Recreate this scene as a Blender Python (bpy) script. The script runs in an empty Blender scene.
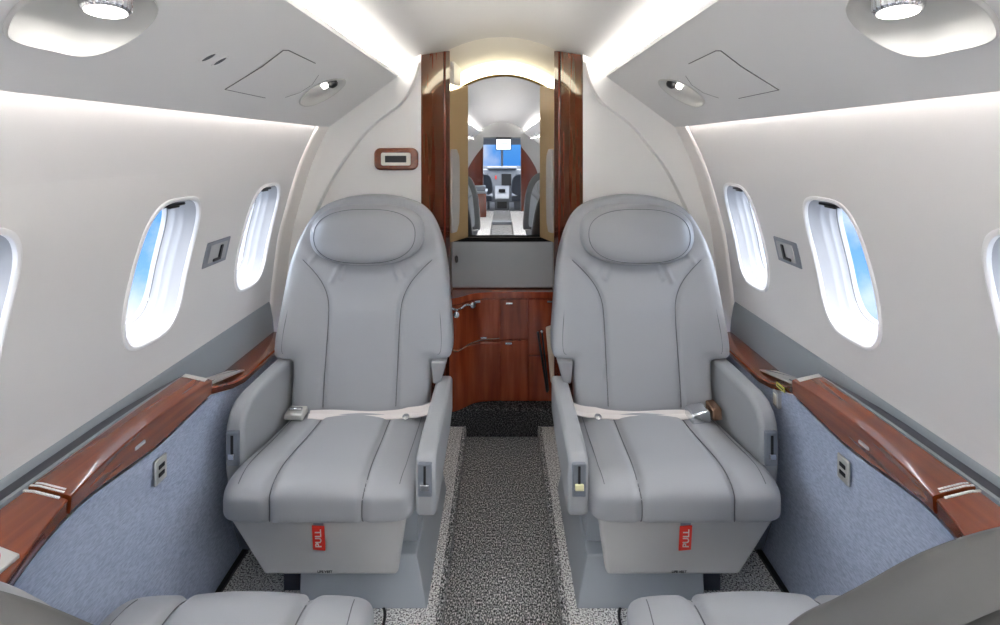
import bpy, bmesh, math, random
import numpy as np
from mathutils import Vector, Matrix

random.seed(7)
SC = bpy.context.scene
COL = SC.collection
CAMZ = 1.25

# ------------------------------------------------------------------ helpers
def lin(c):
    out = []
    for v in c:
        v = v / 255.0
        out.append(v / 12.92 if v <= 0.04045 else ((v + 0.055) / 1.055) ** 2.4)
    return tuple(out) + (1.0,)

def link(o):
    COL.objects.link(o)
    return o

def tag(o, label=None, cat=None, group=None, kind=None):
    if label: o['label'] = label
    if cat: o['category'] = cat
    if group: o['group'] = group
    if kind: o['kind'] = kind
    return o

def thing(name, label, cat, loc=(0, 0, 0), rotz=0.0, group=None):
    o = bpy.data.objects.new(name, None)
    o.empty_display_size = 0.05
    link(o)
    o.location = loc
    o.rotation_euler = (0, 0, rotz)
    return tag(o, label, cat, group)

class MB:
    """collects verts / faces"""
    def __init__(self):
        self.v = []; self.f = []
    def add(self, vs, fs):
        b = len(self.v)
        self.v += [tuple(p) for p in vs]
        self.f += [tuple(b + i for i in f) for f in fs]
        return self
    def box(self, lo, hi):
        x0, y0, z0 = [min(a, b) for a, b in zip(lo, hi)]
        x1, y1, z1 = [max(a, b) for a, b in zip(lo, hi)]
        return self.add([(x0,y0,z0),(x1,y0,z0),(x1,y1,z0),(x0,y1,z0),(x0,y0,z1),(x1,y0,z1),(x1,y1,z1),(x0,y1,z1)],
                        [(0,3,2,1),(4,5,6,7),(0,1,5,4),(1,2,6,5),(2,3,7,6),(3,0,4,7)])
    def hexa(self, bot, top):
        return self.add(list(bot) + list(top), [(3,2,1,0),(4,5,6,7),(0,1,5,4),(1,2,6,5),(2,3,7,6),(3,0,4,7)])
    def prism(self, pts, off):
        """closed polygon pts (3D) extruded by vector off"""
        n = len(pts); off = Vector(off)
        a = [Vector(p) for p in pts]; b = [p + off for p in a]
        fs = [tuple(range(n)), tuple(range(2*n-1, n-1, -1))]
        fs += [(i, i+n, (i+1) % n + n, (i+1) % n) for i in range(n)]
        return self.add(a + b, fs)
    def loft(self, secs, closed=False, caps=False):
        n = len(secs[0]); vs = []; fs = []
        for s in secs: vs += list(s)
        m = n if closed else n - 1
        for i in range(len(secs) - 1):
            for j in range(m):
                k = (j + 1) % n
                fs.append((i*n+j, i*n+k, (i+1)*n+k, (i+1)*n+j))
        if caps:
            fs.append(tuple(reversed(range(n))))
            fs.append(tuple(range((len(secs)-1)*n, len(secs)*n)))
        return self.add(vs, fs)
    def tube(self, path, r, seg=8, closed=False):
        P = [Vector(p) for p in path]
        n = len(P); secs = []
        up = Vector((0.123, 0.31, 0.94)).normalized()
        for i in range(n):
            if closed: t = P[(i+1) % n] - P[i-1]
            else: t = P[min(i+1, n-1)] - P[max(i-1, 0)]
            if t.length < 1e-9: t = Vector((0, 0, 1))
            t.normalize()
            a = t.cross(up)
            if a.length < 1e-3: a = t.cross(Vector((1, 0, 0)))
            a.normalize(); b = t.cross(a)
            rr = r[i] if isinstance(r, (list, tuple)) else r
            secs.append([P[i] + a*rr*math.cos(2*math.pi*k/seg) + b*rr*math.sin(2*math.pi*k/seg) for k in range(seg)])
        if closed: secs.append(secs[0])
        return self.loft(secs, closed=True, caps=not closed)
    def lathe(self, prof, origin, axis, seg=32, caps=True, flute=0.0, nfl=0):
        """prof: (radius, height along axis)"""
        o = Vector(origin); ax = Vector(axis).normalized()
        a = ax.cross(Vector((0, 1, 0)));
        if a.length < 1e-3: a = ax.cross(Vector((1, 0, 0)))
        a.normalize(); b = ax.cross(a)
        secs = []
        for r, h in prof:
            s = []
            for k in range(seg):
                t = 2*math.pi*k/seg
                rr = r * (1 + (flute*math.cos(nfl*t) if nfl else 0))
                s.append(o + ax*h + a*rr*math.cos(t) + b*rr*math.sin(t))
            secs.append(s)
        return self.loft(secs, closed=True, caps=caps)
    def build(self, name, mat, parent=None, smooth=40, bevel=0.0, segs=3, recalc=True, loc=None):
        me = bpy.data.meshes.new(name)
        me.from_pydata(self.v, [], self.f)
        if recalc:
            bm = bmesh.new(); bm.from_mesh(me)
            bmesh.ops.recalc_face_normals(bm, faces=bm.faces)
            bm.to_mesh(me); bm.free()
        me.update()
        if smooth:
            me.polygons.foreach_set('use_smooth', [True]*len(me.polygons))
            me.set_sharp_from_angle(angle=math.radians(smooth))
        if mat: me.materials.append(mat)
        o = bpy.data.objects.new(name, me)
        link(o)
        if parent: o.parent = parent
        if loc: o.location = loc
        if bevel:
            m = o.modifiers.new('bevel', 'BEVEL')
            m.width = bevel; m.segments = segs; m.limit_method = 'ANGLE'; m.angle_limit = math.radians(30)
            m.harden_normals = False
        return o

def chaikin(pts, it=2, closed=False):
    for _ in range(it):
        out = []
        n = len(pts)
        rng = range(n) if closed else range(n - 1)
        if not closed: out.append(pts[0])
        for i in rng:
            p, q = pts[i], pts[(i+1) % n]
            out.append(tuple(a*.75 + b*.25 for a, b in zip(p, q)))
            out.append(tuple(a*.25 + b*.75 for a, b in zip(p, q)))
        if not closed: out.append(pts[-1])
        pts = out
    return pts

def resample(pts, n, closed=True):
    P = np.array(pts, float)
    if closed: P = np.vstack([P, P[:1]])
    d = np.r_[0, np.cumsum(np.linalg.norm(np.diff(P, axis=0), axis=1))]
    t = np.linspace(0, d[-1], n + 1 if closed else n)
    if closed: t = t[:-1]
    return np.stack([np.interp(t, d, P[:, k]) for k in range(P.shape[1])], 1)

def interp(x, xs, ys):
    return float(np.interp(x, xs, ys))

def seg_dist(pts, poly):
    """distance of pts (N,2) to polyline"""
    pts = np.asarray(pts, float); best = np.full(len(pts), 1e9)
    for a, b in zip(poly[:-1], poly[1:]):
        a = np.array(a, float); b = np.array(b, float); ab = b - a
        t = np.clip(((pts - a) @ ab) / max(ab @ ab, 1e-12), 0, 1)
        best = np.minimum(best, np.linalg.norm(pts - (a + t[:, None]*ab), axis=1))
    return best

def copy_tree(o, parent=None):
    c = o.copy(); COL.objects.link(c)
    if parent: c.parent = parent
    for ch in list(o.children): copy_tree(ch, c)
    return c

def text_mesh(body, size):
    cu = bpy.data.curves.new('txt', 'FONT')
    cu.body = body; cu.size = size; cu.align_x = 'CENTER'; cu.align_y = 'CENTER'; cu.extrude = 0.0003; cu.offset = size*0.018
    o = bpy.data.objects.new('txt', cu); link(o)
    dg = bpy.context.evaluated_depsgraph_get()
    me = bpy.data.meshes.new_from_object(o.evaluated_get(dg))
    bpy.data.objects.remove(o); bpy.data.curves.remove(cu)
    return me

# ------------------------------------------------------------------ materials
def base_mat(name):
    m = bpy.data.materials.new(name); m.use_nodes = True
    nt = m.node_tree
    return m, nt, nt.nodes['Principled BSDF']

def mat(name, c, rough=.5, metal=0.0, coat=0.0, spec=.5, bump=None, emis=None, estr=0.0):
    m, nt, b = base_mat(name)
    b.inputs['Base Color'].default_value = lin(c)
    b.inputs['Roughness'].default_value = rough
    b.inputs['Metallic'].default_value = metal
    b.inputs['Coat Weight'].default_value = coat
    b.inputs['Coat Roughness'].default_value = .05
    b.inputs['Specular IOR Level'].default_value = spec
    tc = nt.nodes.new('ShaderNodeTexCoord')
    n = nt.nodes.new('ShaderNodeTexNoise')
    n.inputs['Scale'].default_value = bump[0] if bump else 60
    n.inputs['Detail'].default_value = 3
    nt.links.new(tc.outputs['Object'], n.inputs['Vector'])
    if bump:
        bp = nt.nodes.new('ShaderNodeBump')
        bp.inputs['Strength'].default_value = bump[1]; bp.inputs['Distance'].default_value = bump[2]
        nt.links.new(n.outputs['Fac'], bp.inputs['Height'])
        nt.links.new(bp.outputs['Normal'], b.inputs['Normal'])
    else:
        mr = nt.nodes.new('ShaderNodeMapRange')
        mr.inputs['To Min'].default_value = max(0, rough - .03); mr.inputs['To Max'].default_value = min(1, rough + .03)
        nt.links.new(n.outputs['Fac'], mr.inputs['Value']); nt.links.new(mr.outputs['Result'], b.inputs['Roughness'])
    if emis:
        b.inputs['Emission Color'].default_value = lin(emis); b.inputs['Emission Strength'].default_value = estr
    return m

def noise_color_mat(name, cols, scale, rough, detail=2, mapping=(1, 1, 1), rampw=(.42, .58), coat=0.0, bump=0.0, bdist=.002, spec=.3, ntype=None):
    m, nt, b = base_mat(name)
    tc = nt.nodes.new('ShaderNodeTexCoord'); mp = nt.nodes.new('ShaderNodeMapping')
    mp.inputs['Scale'].default_value = mapping
    n = nt.nodes.new('ShaderNodeTexNoise'); n.inputs['Scale'].default_value = scale; n.inputs['Detail'].default_value = detail
    r = nt.nodes.new('ShaderNodeValToRGB')
    el = r.color_ramp.elements
    el[0].position, el[1].position = rampw[0], rampw[1]
    el[0].color, el[1].color = lin(cols[0]), lin(cols[-1])
    for i, c in enumerate(cols[1:-1]):
        e = el.new(rampw[0] + (rampw[1]-rampw[0])*(i+1)/(len(cols)-1)); e.color = lin(c)
    nt.links.new(tc.outputs['Object'], mp.inputs['Vector']); nt.links.new(mp.outputs['Vector'], n.inputs['Vector'])
    nt.links.new(n.outputs['Fac'], r.inputs['Fac']); nt.links.new(r.outputs['Color'], b.inputs['Base Color'])
    b.inputs['Roughness'].default_value = rough; b.inputs['Coat Weight'].default_value = coat
    b.inputs['Coat Roughness'].default_value = .04; b.inputs['Specular IOR Level'].default_value = spec
    if bump:
        bp = nt.nodes.new('ShaderNodeBump'); bp.inputs['Strength'].default_value = bump; bp.inputs['Distance'].default_value = bdist
        nt.links.new(n.outputs['Fac'], bp.inputs['Height']); nt.links.new(bp.outputs['Normal'], b.inputs['Normal'])
    return m

def emit_mat(name, c, s):
    m, nt, b = base_mat(name)
    b.inputs['Base Color'].default_value = lin(c)
    b.inputs['Emission Color'].default_value = lin(c); b.inputs['Emission Strength'].default_value = s
    return m

M = {}
M['leather'] = mat('grey_leather', (158, 161, 165), .38, spec=.45, bump=(260, .10, .0015))
M['leather_shell'] = mat('grey_leather_shell', (86, 87, 87), .55, spec=.25, bump=(260, .08, .0015))
M['leather_arm'] = mat('grey_leather_arm', (158, 161, 164), .42, spec=.4, bump=(260, .08, .0015))
M['seam'] = mat('seam_thread', (96, 98, 102), .7)
M['plastic_blue'] = mat('blue_grey_plastic', (164, 172, 180), .45)
M['plastic_grey'] = mat('grey_plastic', (190, 191, 191), .45)
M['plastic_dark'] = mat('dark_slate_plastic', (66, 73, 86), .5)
M['control'] = mat('control_plate', (128, 134, 143), .35, metal=.3)
M['black'] = mat('black_plastic', (24, 25, 28), .4)
M['chrome'] = mat('chrome', (225, 226, 228), .13, metal=1.0)
M['satin'] = mat('satin_metal', (214, 213, 208), .38, metal=.6)
M['bronze'] = mat('bronze_metal', (176, 140, 116), .25, metal=.9)
M['wall'] = mat('wall_panel', (228, 227, 226), .5, spec=.3, bump=(500, .04, .001))
M['rib'] = mat('rib_trim', (246, 241, 236), .5, spec=.3)
M['bulkhead'] = mat('bulkhead_panel', (240, 239, 236), .45, spec=.3)
M['overhead'] = mat('overhead_panel', (226, 226, 225), .5, spec=.3)
M['pod'] = mat('pod_shell', (196, 196, 193), .4, spec=.4)
M['ceiling'] = mat('ceiling_panel', (186, 186, 186), .6, spec=.2)
M['lavceil'] = mat('lavatory_ceiling', (214, 210, 198), .5)
M['band'] = mat('grey_side_band', (148, 155, 161), .33, spec=.5)
M['band_dark'] = mat('charcoal_strip', (70, 72, 80), .4)
M['white'] = mat('glossy_white', (176, 177, 180), .25, spec=.5)
M['cream'] = mat('cream_plastic', (226, 222, 210), .4)
M['tan'] = mat('tan_panel', (186, 160, 116), .35)
M['gold'] = mat('gold_trim', (120, 96, 40), .3, metal=.6)
M['greypanel'] = mat('grey_ultraleather', (164, 169, 174), .5, bump=(300, .15, .001))
M['red'] = mat('red_tag', (224, 46, 30), .5)
M['redring'] = mat('red_ring', (190, 30, 50), .4)
M['strap'] = mat('grey_strap', (128, 136, 146), .6)
M['belt'] = mat('white_webbing', (226, 220, 216), .6, bump=(600, .3, .001))
M['yellow'] = mat('yellow_placard', (214, 206, 96), .5)
M['ink'] = mat('dark_ink', (40, 42, 46), .6)
M['whiteink'] = mat('white_ink', (235, 232, 228), .5)
M['blueink'] = mat('blue_ink', (60, 110, 200), .5)
M['joint'] = mat('joint_shadow_gap', (110, 110, 110), .7)
M['matte'] = mat('matte_black', (14, 14, 15), .9, spec=.1)
M['lip'] = mat('white_window_lip', (246, 246, 247), .3)
M['ivory'] = mat('ivory_plastic', (226, 222, 176), .4)
M['hinge'] = mat('hinge_plastic', (150, 151, 153), .45)
M['leather_dimmed'] = mat('dimmed_grey_leather', (98, 99, 99), .55, spec=.25, bump=(260, .08, .0015))  # seat leather with the dim light near the camera put into its colour
M['tancush'] = mat('cream_leather', (214, 200, 182), .45)
M['cockpit'] = mat('cockpit_grey', (112, 117, 124), .5)
M['cockpit_dark'] = mat('cockpit_seat_slate', (86, 94, 108), .55)
M['carpet_side'] = noise_color_mat('speckled_carpet', [(64, 65, 68), (196, 195, 196), (255, 255, 253)], 210, .95, 1.5, rampw=(.34, .57), bump=.6, bdist=.004, spec=.1)
M['carpet_aisle'] = noise_color_mat('charcoal_carpet', [(54, 55, 56), (146, 147, 148), (252, 251, 250)], 260, .95, 2.5, (1, .6, 1), rampw=(.38, .66), bump=.6, bdist=.004, spec=.1)
M['carpet_step'] = noise_color_mat('dark_step_carpet', [(24, 24, 25), (62, 62, 63), (140, 139, 138)], 230, .95, 2.5, (1, 1, 1), rampw=(.38, .66), bump=.6, bdist=.004, spec=.1)
M['fabric'] = noise_color_mat('blue_grey_fabric', [(162, 173, 196), (176, 187, 209), (190, 200, 220)], 150, .9, 2, (1, .6, 2.2), rampw=(.35, .65), bump=.4, bdist=.002, spec=.15)
M['wood'] = noise_color_mat('mahogany_veneer', [(108, 48, 21), (122, 56, 25), (138, 66, 30)], 12, .2, 3, (5, .12, 5), rampw=(.3, .7), coat=1.0, spec=.5)
M['woodv'] = noise_color_mat('mahogany_upright', [(92, 39, 24), (100, 43, 27), (107, 47, 30)], 5, .10, 2, (4, 4, .4), rampw=(.25, .75), coat=1.0, spec=.5)
M['woodc'] = noise_color_mat('mahogany_cabinet', [(128, 54, 30), (150, 66, 36), (172, 82, 48)], 8, .15, 4, (4, 4, .4), rampw=(.3, .7), coat=.8, spec=.5)
M['led'] = emit_mat('cove_led', (255, 250, 243), 27.0)
M['wash'] = emit_mat('wash_led', (255, 248, 244), 36.0)
M['lamp'] = emit_mat('lamp_lens', (255, 252, 246), 2.6)
M['lamp_small'] = emit_mat('reading_lens', (255, 250, 240), 5.0)
M['band_light'] = emit_mat('arched_lamp', (255, 244, 214), 2.2)
M['screen'] = emit_mat('lit_screen', (236, 244, 255), 1.4)
def mirror_mat():
    m, nt, b = base_mat('mirror_glass')
    b.inputs['Base Color'].default_value = (.72, .73, .74, 1); b.inputs['Metallic'].default_value = 1.0
    b.inputs['Roughness'].default_value = 0.0
    return m
M['mirror'] = mirror_mat()
def pane_mat():
    m = bpy.data.materials.new('window_pane'); m.use_nodes = True
    nt = m.node_tree; nt.nodes.clear()
    out = nt.nodes.new('ShaderNodeOutputMaterial'); mx = nt.nodes.new('ShaderNodeMixShader')
    tr = nt.nodes.new('ShaderNodeBsdfTransparent'); gl = nt.nodes.new('ShaderNodeBsdfGlossy')
    tr.inputs['Color'].default_value = (.94, .96, .98, 1); gl.inputs['Roughness'].default_value = .02
    mx.inputs[0].default_value = .04
    nt.links.new(tr.outputs[0], mx.inputs[1]); nt.links.new(gl.outputs[0], mx.inputs[2])
    nt.links.new(mx.outputs[0], out.inputs['Surface'])
    return m
M['pane'] = pane_mat()

# ------------------------------------------------------------------ cabin section
YF, YB = -4.95, 2.05          # cockpit bulkhead, aft bulkhead
WP = [(0.0, .855), (.40, .876), (.657, .882), (.76, .872), (.912, .851), (1.033, .820), (1.128, .792), (1.20, .767), (1.326, .708), (1.40, .665), (1.50, .63), (1.63, .62)]
_wz = [p[0] for p in WP]; _wx = [p[1] for p in WP]
# smooth cubic-ish interpolation through the wall points
def wx(z):
    i = max(0, min(len(WP) - 2, int(np.searchsorted(_wz, z)) - 1))
    z0, z1 = _wz[i], _wz[i+1]; t = (z - z0)/(z1 - z0)
    def sl(k):
        if k <= 0 or k >= len(WP)-1:
            k = max(1, min(len(WP)-2, k))
        return (_wx[k+1]-_wx[k-1])/(_wz[k+1]-_wz[k-1])
    h = z1 - z0
    return ((2*t**3-3*t*t+1)*_wx[i] + (t**3-2*t*t+t)*h*sl(i) + (-2*t**3+3*t*t)*_wx[i+1] + (t**3-t*t)*h*sl(i+1))

WIN_Y = [1.715, 1.238, .740, .27, -.20, -.67]
WZ0, WZ1 = .70, 1.19
WCZ, WHH, WHW = .945, .172, .102

def rrect(hw, hh, n=64, e=3.6):
    out = []
    for k in range(n):
        t = 2*math.pi*(k+.5)/n
        c, s = math.cos(t), math.sin(t)
        out.append((hw*math.copysign(abs(c)**(2/e), c), hh*math.copysign(abs(s)**(2/e), s)))
    return out

def build_wall(sg, name):
    mb = MB()
    def P(y, z): return (sg*wx(z), y, z)
    ye = 1.90
    zs_low = [0, .2, .4, .5, .6, .657, WZ0]
    zs_mid = list(np.linspace(WZ0, WZ1, 70))
    zs_top = [WZ1, 1.22, 1.25, 1.28, 1.31, 1.326, 1.35, 1.38, 1.40, 1.43, 1.46, 1.50, 1.56, 1.63]
    for zs in (zs_low, zs_top):
        mb.loft([[P(y, z) for z in zs] for y in (YF, -2, 0, 1, ye)])
    cw = .15
    edges = [YF]
    for yc in sorted(WIN_Y):
        mb.loft([[P(y, z) for z in zs_mid] for y in np.linspace(edges[-1] - (.004 if edges[-1] > YF else 0), yc - cw + .004, 4)])
        hole = rrect(WHW, WHH, 192)
        hc = WZ1 - WZ0
        mid = (WZ0 + WZ1)/2
        outer = []
        for (a, b) in hole:
            # project onto the cell rectangle
            bb = b + WCZ - mid
            k = max(abs(a)/cw, abs(bb)/(hc/2))
            outer.append((a/k, bb/k + mid - WCZ))
        for cy, cb in ((cw, WZ1-WCZ), (-cw, WZ1-WCZ), (-cw, WZ0-WCZ), (cw, WZ0-WCZ)):
            ci = min(range(len(outer)), key=lambda i: (outer[i][0]-cy)**2 + (outer[i][1]-cb)**2)
            outer[ci] = (cy, cb)
        rings = []
        for t in np.linspace(0, 1, 9):
            rings.append([P(yc + o[0]*(1-t) + h[0]*t, WCZ + o[1]*(1-t) + h[1]*t) for o, h in zip(outer, hole)])
        mb.loft(rings, closed=True)
        edges.append(yc + cw)
    mb.loft([[P(y, z) for z in zs_mid] for y in (edges[-1] - .004, ye)])
    o = mb.build(name, M['wall'], recalc=False, smooth=60)
    bm = bmesh.new(); bm.from_mesh(o.data); bmesh.ops.remove_doubles(bm, verts=bm.verts, dist=1e-4)
    bmesh.ops.recalc_face_normals(bm, faces=bm.faces); bm.to_mesh(o.data); bm.free()
    o.data.polygons.foreach_set('use_smooth', [True]*len(o.data.polygons))
    tag(o, kind='structure')
    return o

wn = 0
for sg, nm in ((-1, 'wall_left'), (1, 'wall_right')):
    build_wall(sg, nm)
    # windows: funnel shaped reveal, pane and shade grip
    for yc in WIN_Y:
        wn += 1
        dz = .02
        nx = Vector((1.0, (wx(WCZ-.1) - wx(WCZ+.1))/.2)).normalized()   # outward normal in x / z
        def ring(sc, dep, sag=1.0):
            out = []
            for (a, b) in rrect(WHW, WHH):
                # keep an even flange width
                aa = math.copysign(abs(a) - (1-sc)*WHW, a) if abs(a) > (1-sc)*WHW else a*sc
                aa = a*(1 - (1-sc)*1.0); bb = b*(1 - (1-sc)*.72)
                z = WCZ + bb
                x = wx(z)
                out.append((sg*(x + nx.x*dep), yc + aa, z + nx.y*dep))
            return out
        mb = MB()
        prof = [(1.075, .0005), (1.07, -.004), (1.03, -.006), (1.0, -.004), (.990, .004), (.975, .010), (.960, .026), (.945, .029), (.935, .036), (.925, .048), (.905, .051), (.895, .056), (.885, .066), (.865, .068), (.855, .074), (.85, .084)]
        lm = MB(); lm.loft([ring(s, d) for s, d in prof[:5]], closed=True)
        mb.loft([ring(s, d) for s, d in prof[4:]], closed=True)
        fr = mb.build('window_%d' % wn, M['white'], recalc=True, smooth=50)
        tag(fr, kind='structure')
        pm = MB(); rin = [ring(.866*k, .078) for k in (.001, .5, 1.0)]
        pm.loft(rin, closed=True)
        pm.build('window_pane', M['pane'], fr, recalc=True)
        lm.build('window_lip', M['lip'], fr, recalc=True, smooth=50)
        km = MB(); km.tube(ring(.872, .071), .0022, 6, closed=True); km.build('gasket', M['joint'], fr)
        gm = MB()
        zt = WCZ + WHH - .012
        gm.box((sg*(wx(zt)+.012), yc-.045, zt-.003), (sg*(wx(zt)+.034), yc+.045, zt+.004))
        gm.box((sg*(wx(zt)+.010), yc-.020, zt-.007), (sg*(wx(zt)+.018), yc+.020, zt-.002))
        gm.build('shade_grip', M['black'], fr, bevel=.003)

# rib trims that close the wall panels at the aft bulkhead
for i, sg in enumerate((-1, 1)):
    mb = MB()
    zs = list(np.linspace(.50, 1.40, 40))
    secs = [[(sg*(wx(z)-off), y, z) for z in zs] for y, off in ((1.885, -.004), (1.903, -.004), (1.905, .006), (1.915, .010), (1.97, .012), (2.05, .012))]
    mb.loft(secs)
    tag(mb.build('trim_%d' % (i+1), M['rib'], smooth=60), kind='structure')

# ceiling
CP = [(0, 1.745), (.06, 1.742), (.12, 1.731), (.18, 1.713), (.235, 1.690), (.285, 1.660), (.332, 1.630), (.38, 1.603), (.43, 1.584), (.49, 1.573), (.56, 1.570), (.64, 1.585)]
prof = [(-x, z) for x, z in reversed(CP)] + CP[1:]
def cz(x): return interp(abs(x), [p[0] for p in CP], [p[1] for p in CP])
mb = MB(); mb.loft([[(x, y, z) for x, z in prof] for y in (YF, -2, 0, 1, 2.25)])
tag(mb.build('ceiling', M['ceiling'], smooth=60), kind='structure')

# ------------------------------------------------------------------ floors
mb = MB()
for sg in (-1, 1):
    mb.box((sg*.165, YF, -.06), (sg*.90, 2.45, 0))
tag(mb.build('floor', M['carpet_side'], smooth=None), kind='structure')
mb = MB(); mb.box((-.165, YF-2.2, -.10), (.165, 2.45, -.05))
tag(mb.build('floor_aisle', M['carpet_aisle'], smooth=None), kind='structure')
for i, sg in enumerate((-1, 1)):
    mb = MB()
    mb.box((sg*.159, -3.5, -.051), (sg*.167, 2.235, -.012))
    mb.box((sg*.160, -3.5, -.012), (sg*.176, 2.235, .003))
    tag(mb.build('trim_%d' % (3+i), M['carpet_aisle'], bevel=.002, smooth=None), kind='structure')
mb = MB(); mb.box((-.235, 2.235, -.05), (.235, 2.44, .08))
tag(mb.build('floor_step', M['carpet_step'], bevel=.012), kind='structure')
mb = MB(); mb.box((-.165, -3.75, -.05), (.165, -3.55, .0)); 
tag(mb.build('floor_threshold', M['cockpit'], bevel=.004), kind='structure')

# dark seams cut in the carpet around the seat bases
for i, sg in enumerate((-1, 1)):
    path = [(sg*.54, 1.375, .001), (sg*.38, 1.375, .001), (sg*.335, 1.37, .001), (sg*.315, 1.35, .001), (sg*.308, 1.31, .001), (sg*.306, 1.0, .001)]
    path = chaikin(path, 3)
    mb = MB(); mb.tube(path, .004, 6)
    tag(mb.build('trim_%d' % (5+i), M['black']), kind='structure')

# ------------------------------------------------------------------ aft bulkhead
S_CURVE = [(421, 64), (417.5, 79), (411, 93), (401.6, 106), (384, 117.6), (369, 131), (357.5, 146), (346, 160), (334.5, 179), (324, 200), (313, 226), (304, 258), (298, 300), (294, 350), (292, 400)]
S_PTS = [((502-px)*.0041, CAMZ-(py-147)*.0041) for px, py in S_CURVE]
mb = MB()
for sg in (-1, 1):
    top = [(.332, cz(.332)+.004), (.38, cz(.38)+.004), (.43, cz(.43)+.004), (.64, 1.60)]
    poly = [(sg*.332, YB, -.06)] + [(sg*x, YB, z) for x, z in top] + [(sg*.90, YB, 1.4), (sg*.90, YB, -.06)]
    mb.prism(poly, (0, .03, 0))
tag(mb.build('wall_back', M['bulkhead'], smooth=None), kind='structure')
for i, sg in enumerate((-1, 1)):
    sp = [(x, z) for x, z in S_PTS]
    sp = chaikin(sp, 2)
    poly = sp + [(.86, .20), (.90, .20), (.90, 1.30), (.70, 1.33), (.419, 1.537), (.395, 1.572), (.345, 1.600)]
    mb = MB(); mb.prism([(sg*x, YB-.045, z) for x, z in poly], (0, .045, 0))
    tag(mb.build('trim_%d' % (7+i), M['bulkhead'], bevel=.016, segs=4, smooth=45), kind='structure')

# ------------------------------------------------------------------ overhead panels
PO, PI_ = (.697, 1.328), (.418, 1.533)
def psu_ray(px, py):
    """point where the line of sight through a photo pixel meets the flat overhead panel of its side"""
    sg = -1 if px < 502 else 1
    k = (PI_[1]-PO[1])/(PO[0]-PI_[0])
    s = (PO[1]-CAMZ + k*PO[0])/(k*abs(px-502) + (147-py))
    return Vector(((px-502)*s, 500*s, CAMZ+(147-py)*s))
def psu_frame(sg):
    out = Vector((sg*(PO[0]-PI_[0]), 0, PO[1]-PI_[1])).normalized()
    nrm = Vector((-sg*(PI_[1]-PO[1]), 0, -(PO[0]-PI_[0]))).normalized()    # into the cabin
    return out, nrm

POD_PX = [(4, 28), (8, 36), (25, 42.5), (50, 47.5), (72, 53), (90, 53), (108, 48), (130, 37), (147, 24), (155, 12), (155, 2), (146, -8), (120, -14), (80, -16), (40, -10), (14, 6)]
DOOR_PX = [(225, 89), (262, 66), (283, 50), (288, 50), (315, 63), (318, 75), (312, 84), (300, 92), (285, 97), (265, 97.5)]
READ_PX = [(300, 101), (303, 105), (312, 105), (328, 98), (341, 88), (345, 81), (340, 79), (328, 80), (314, 86), (304, 95)]

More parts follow.
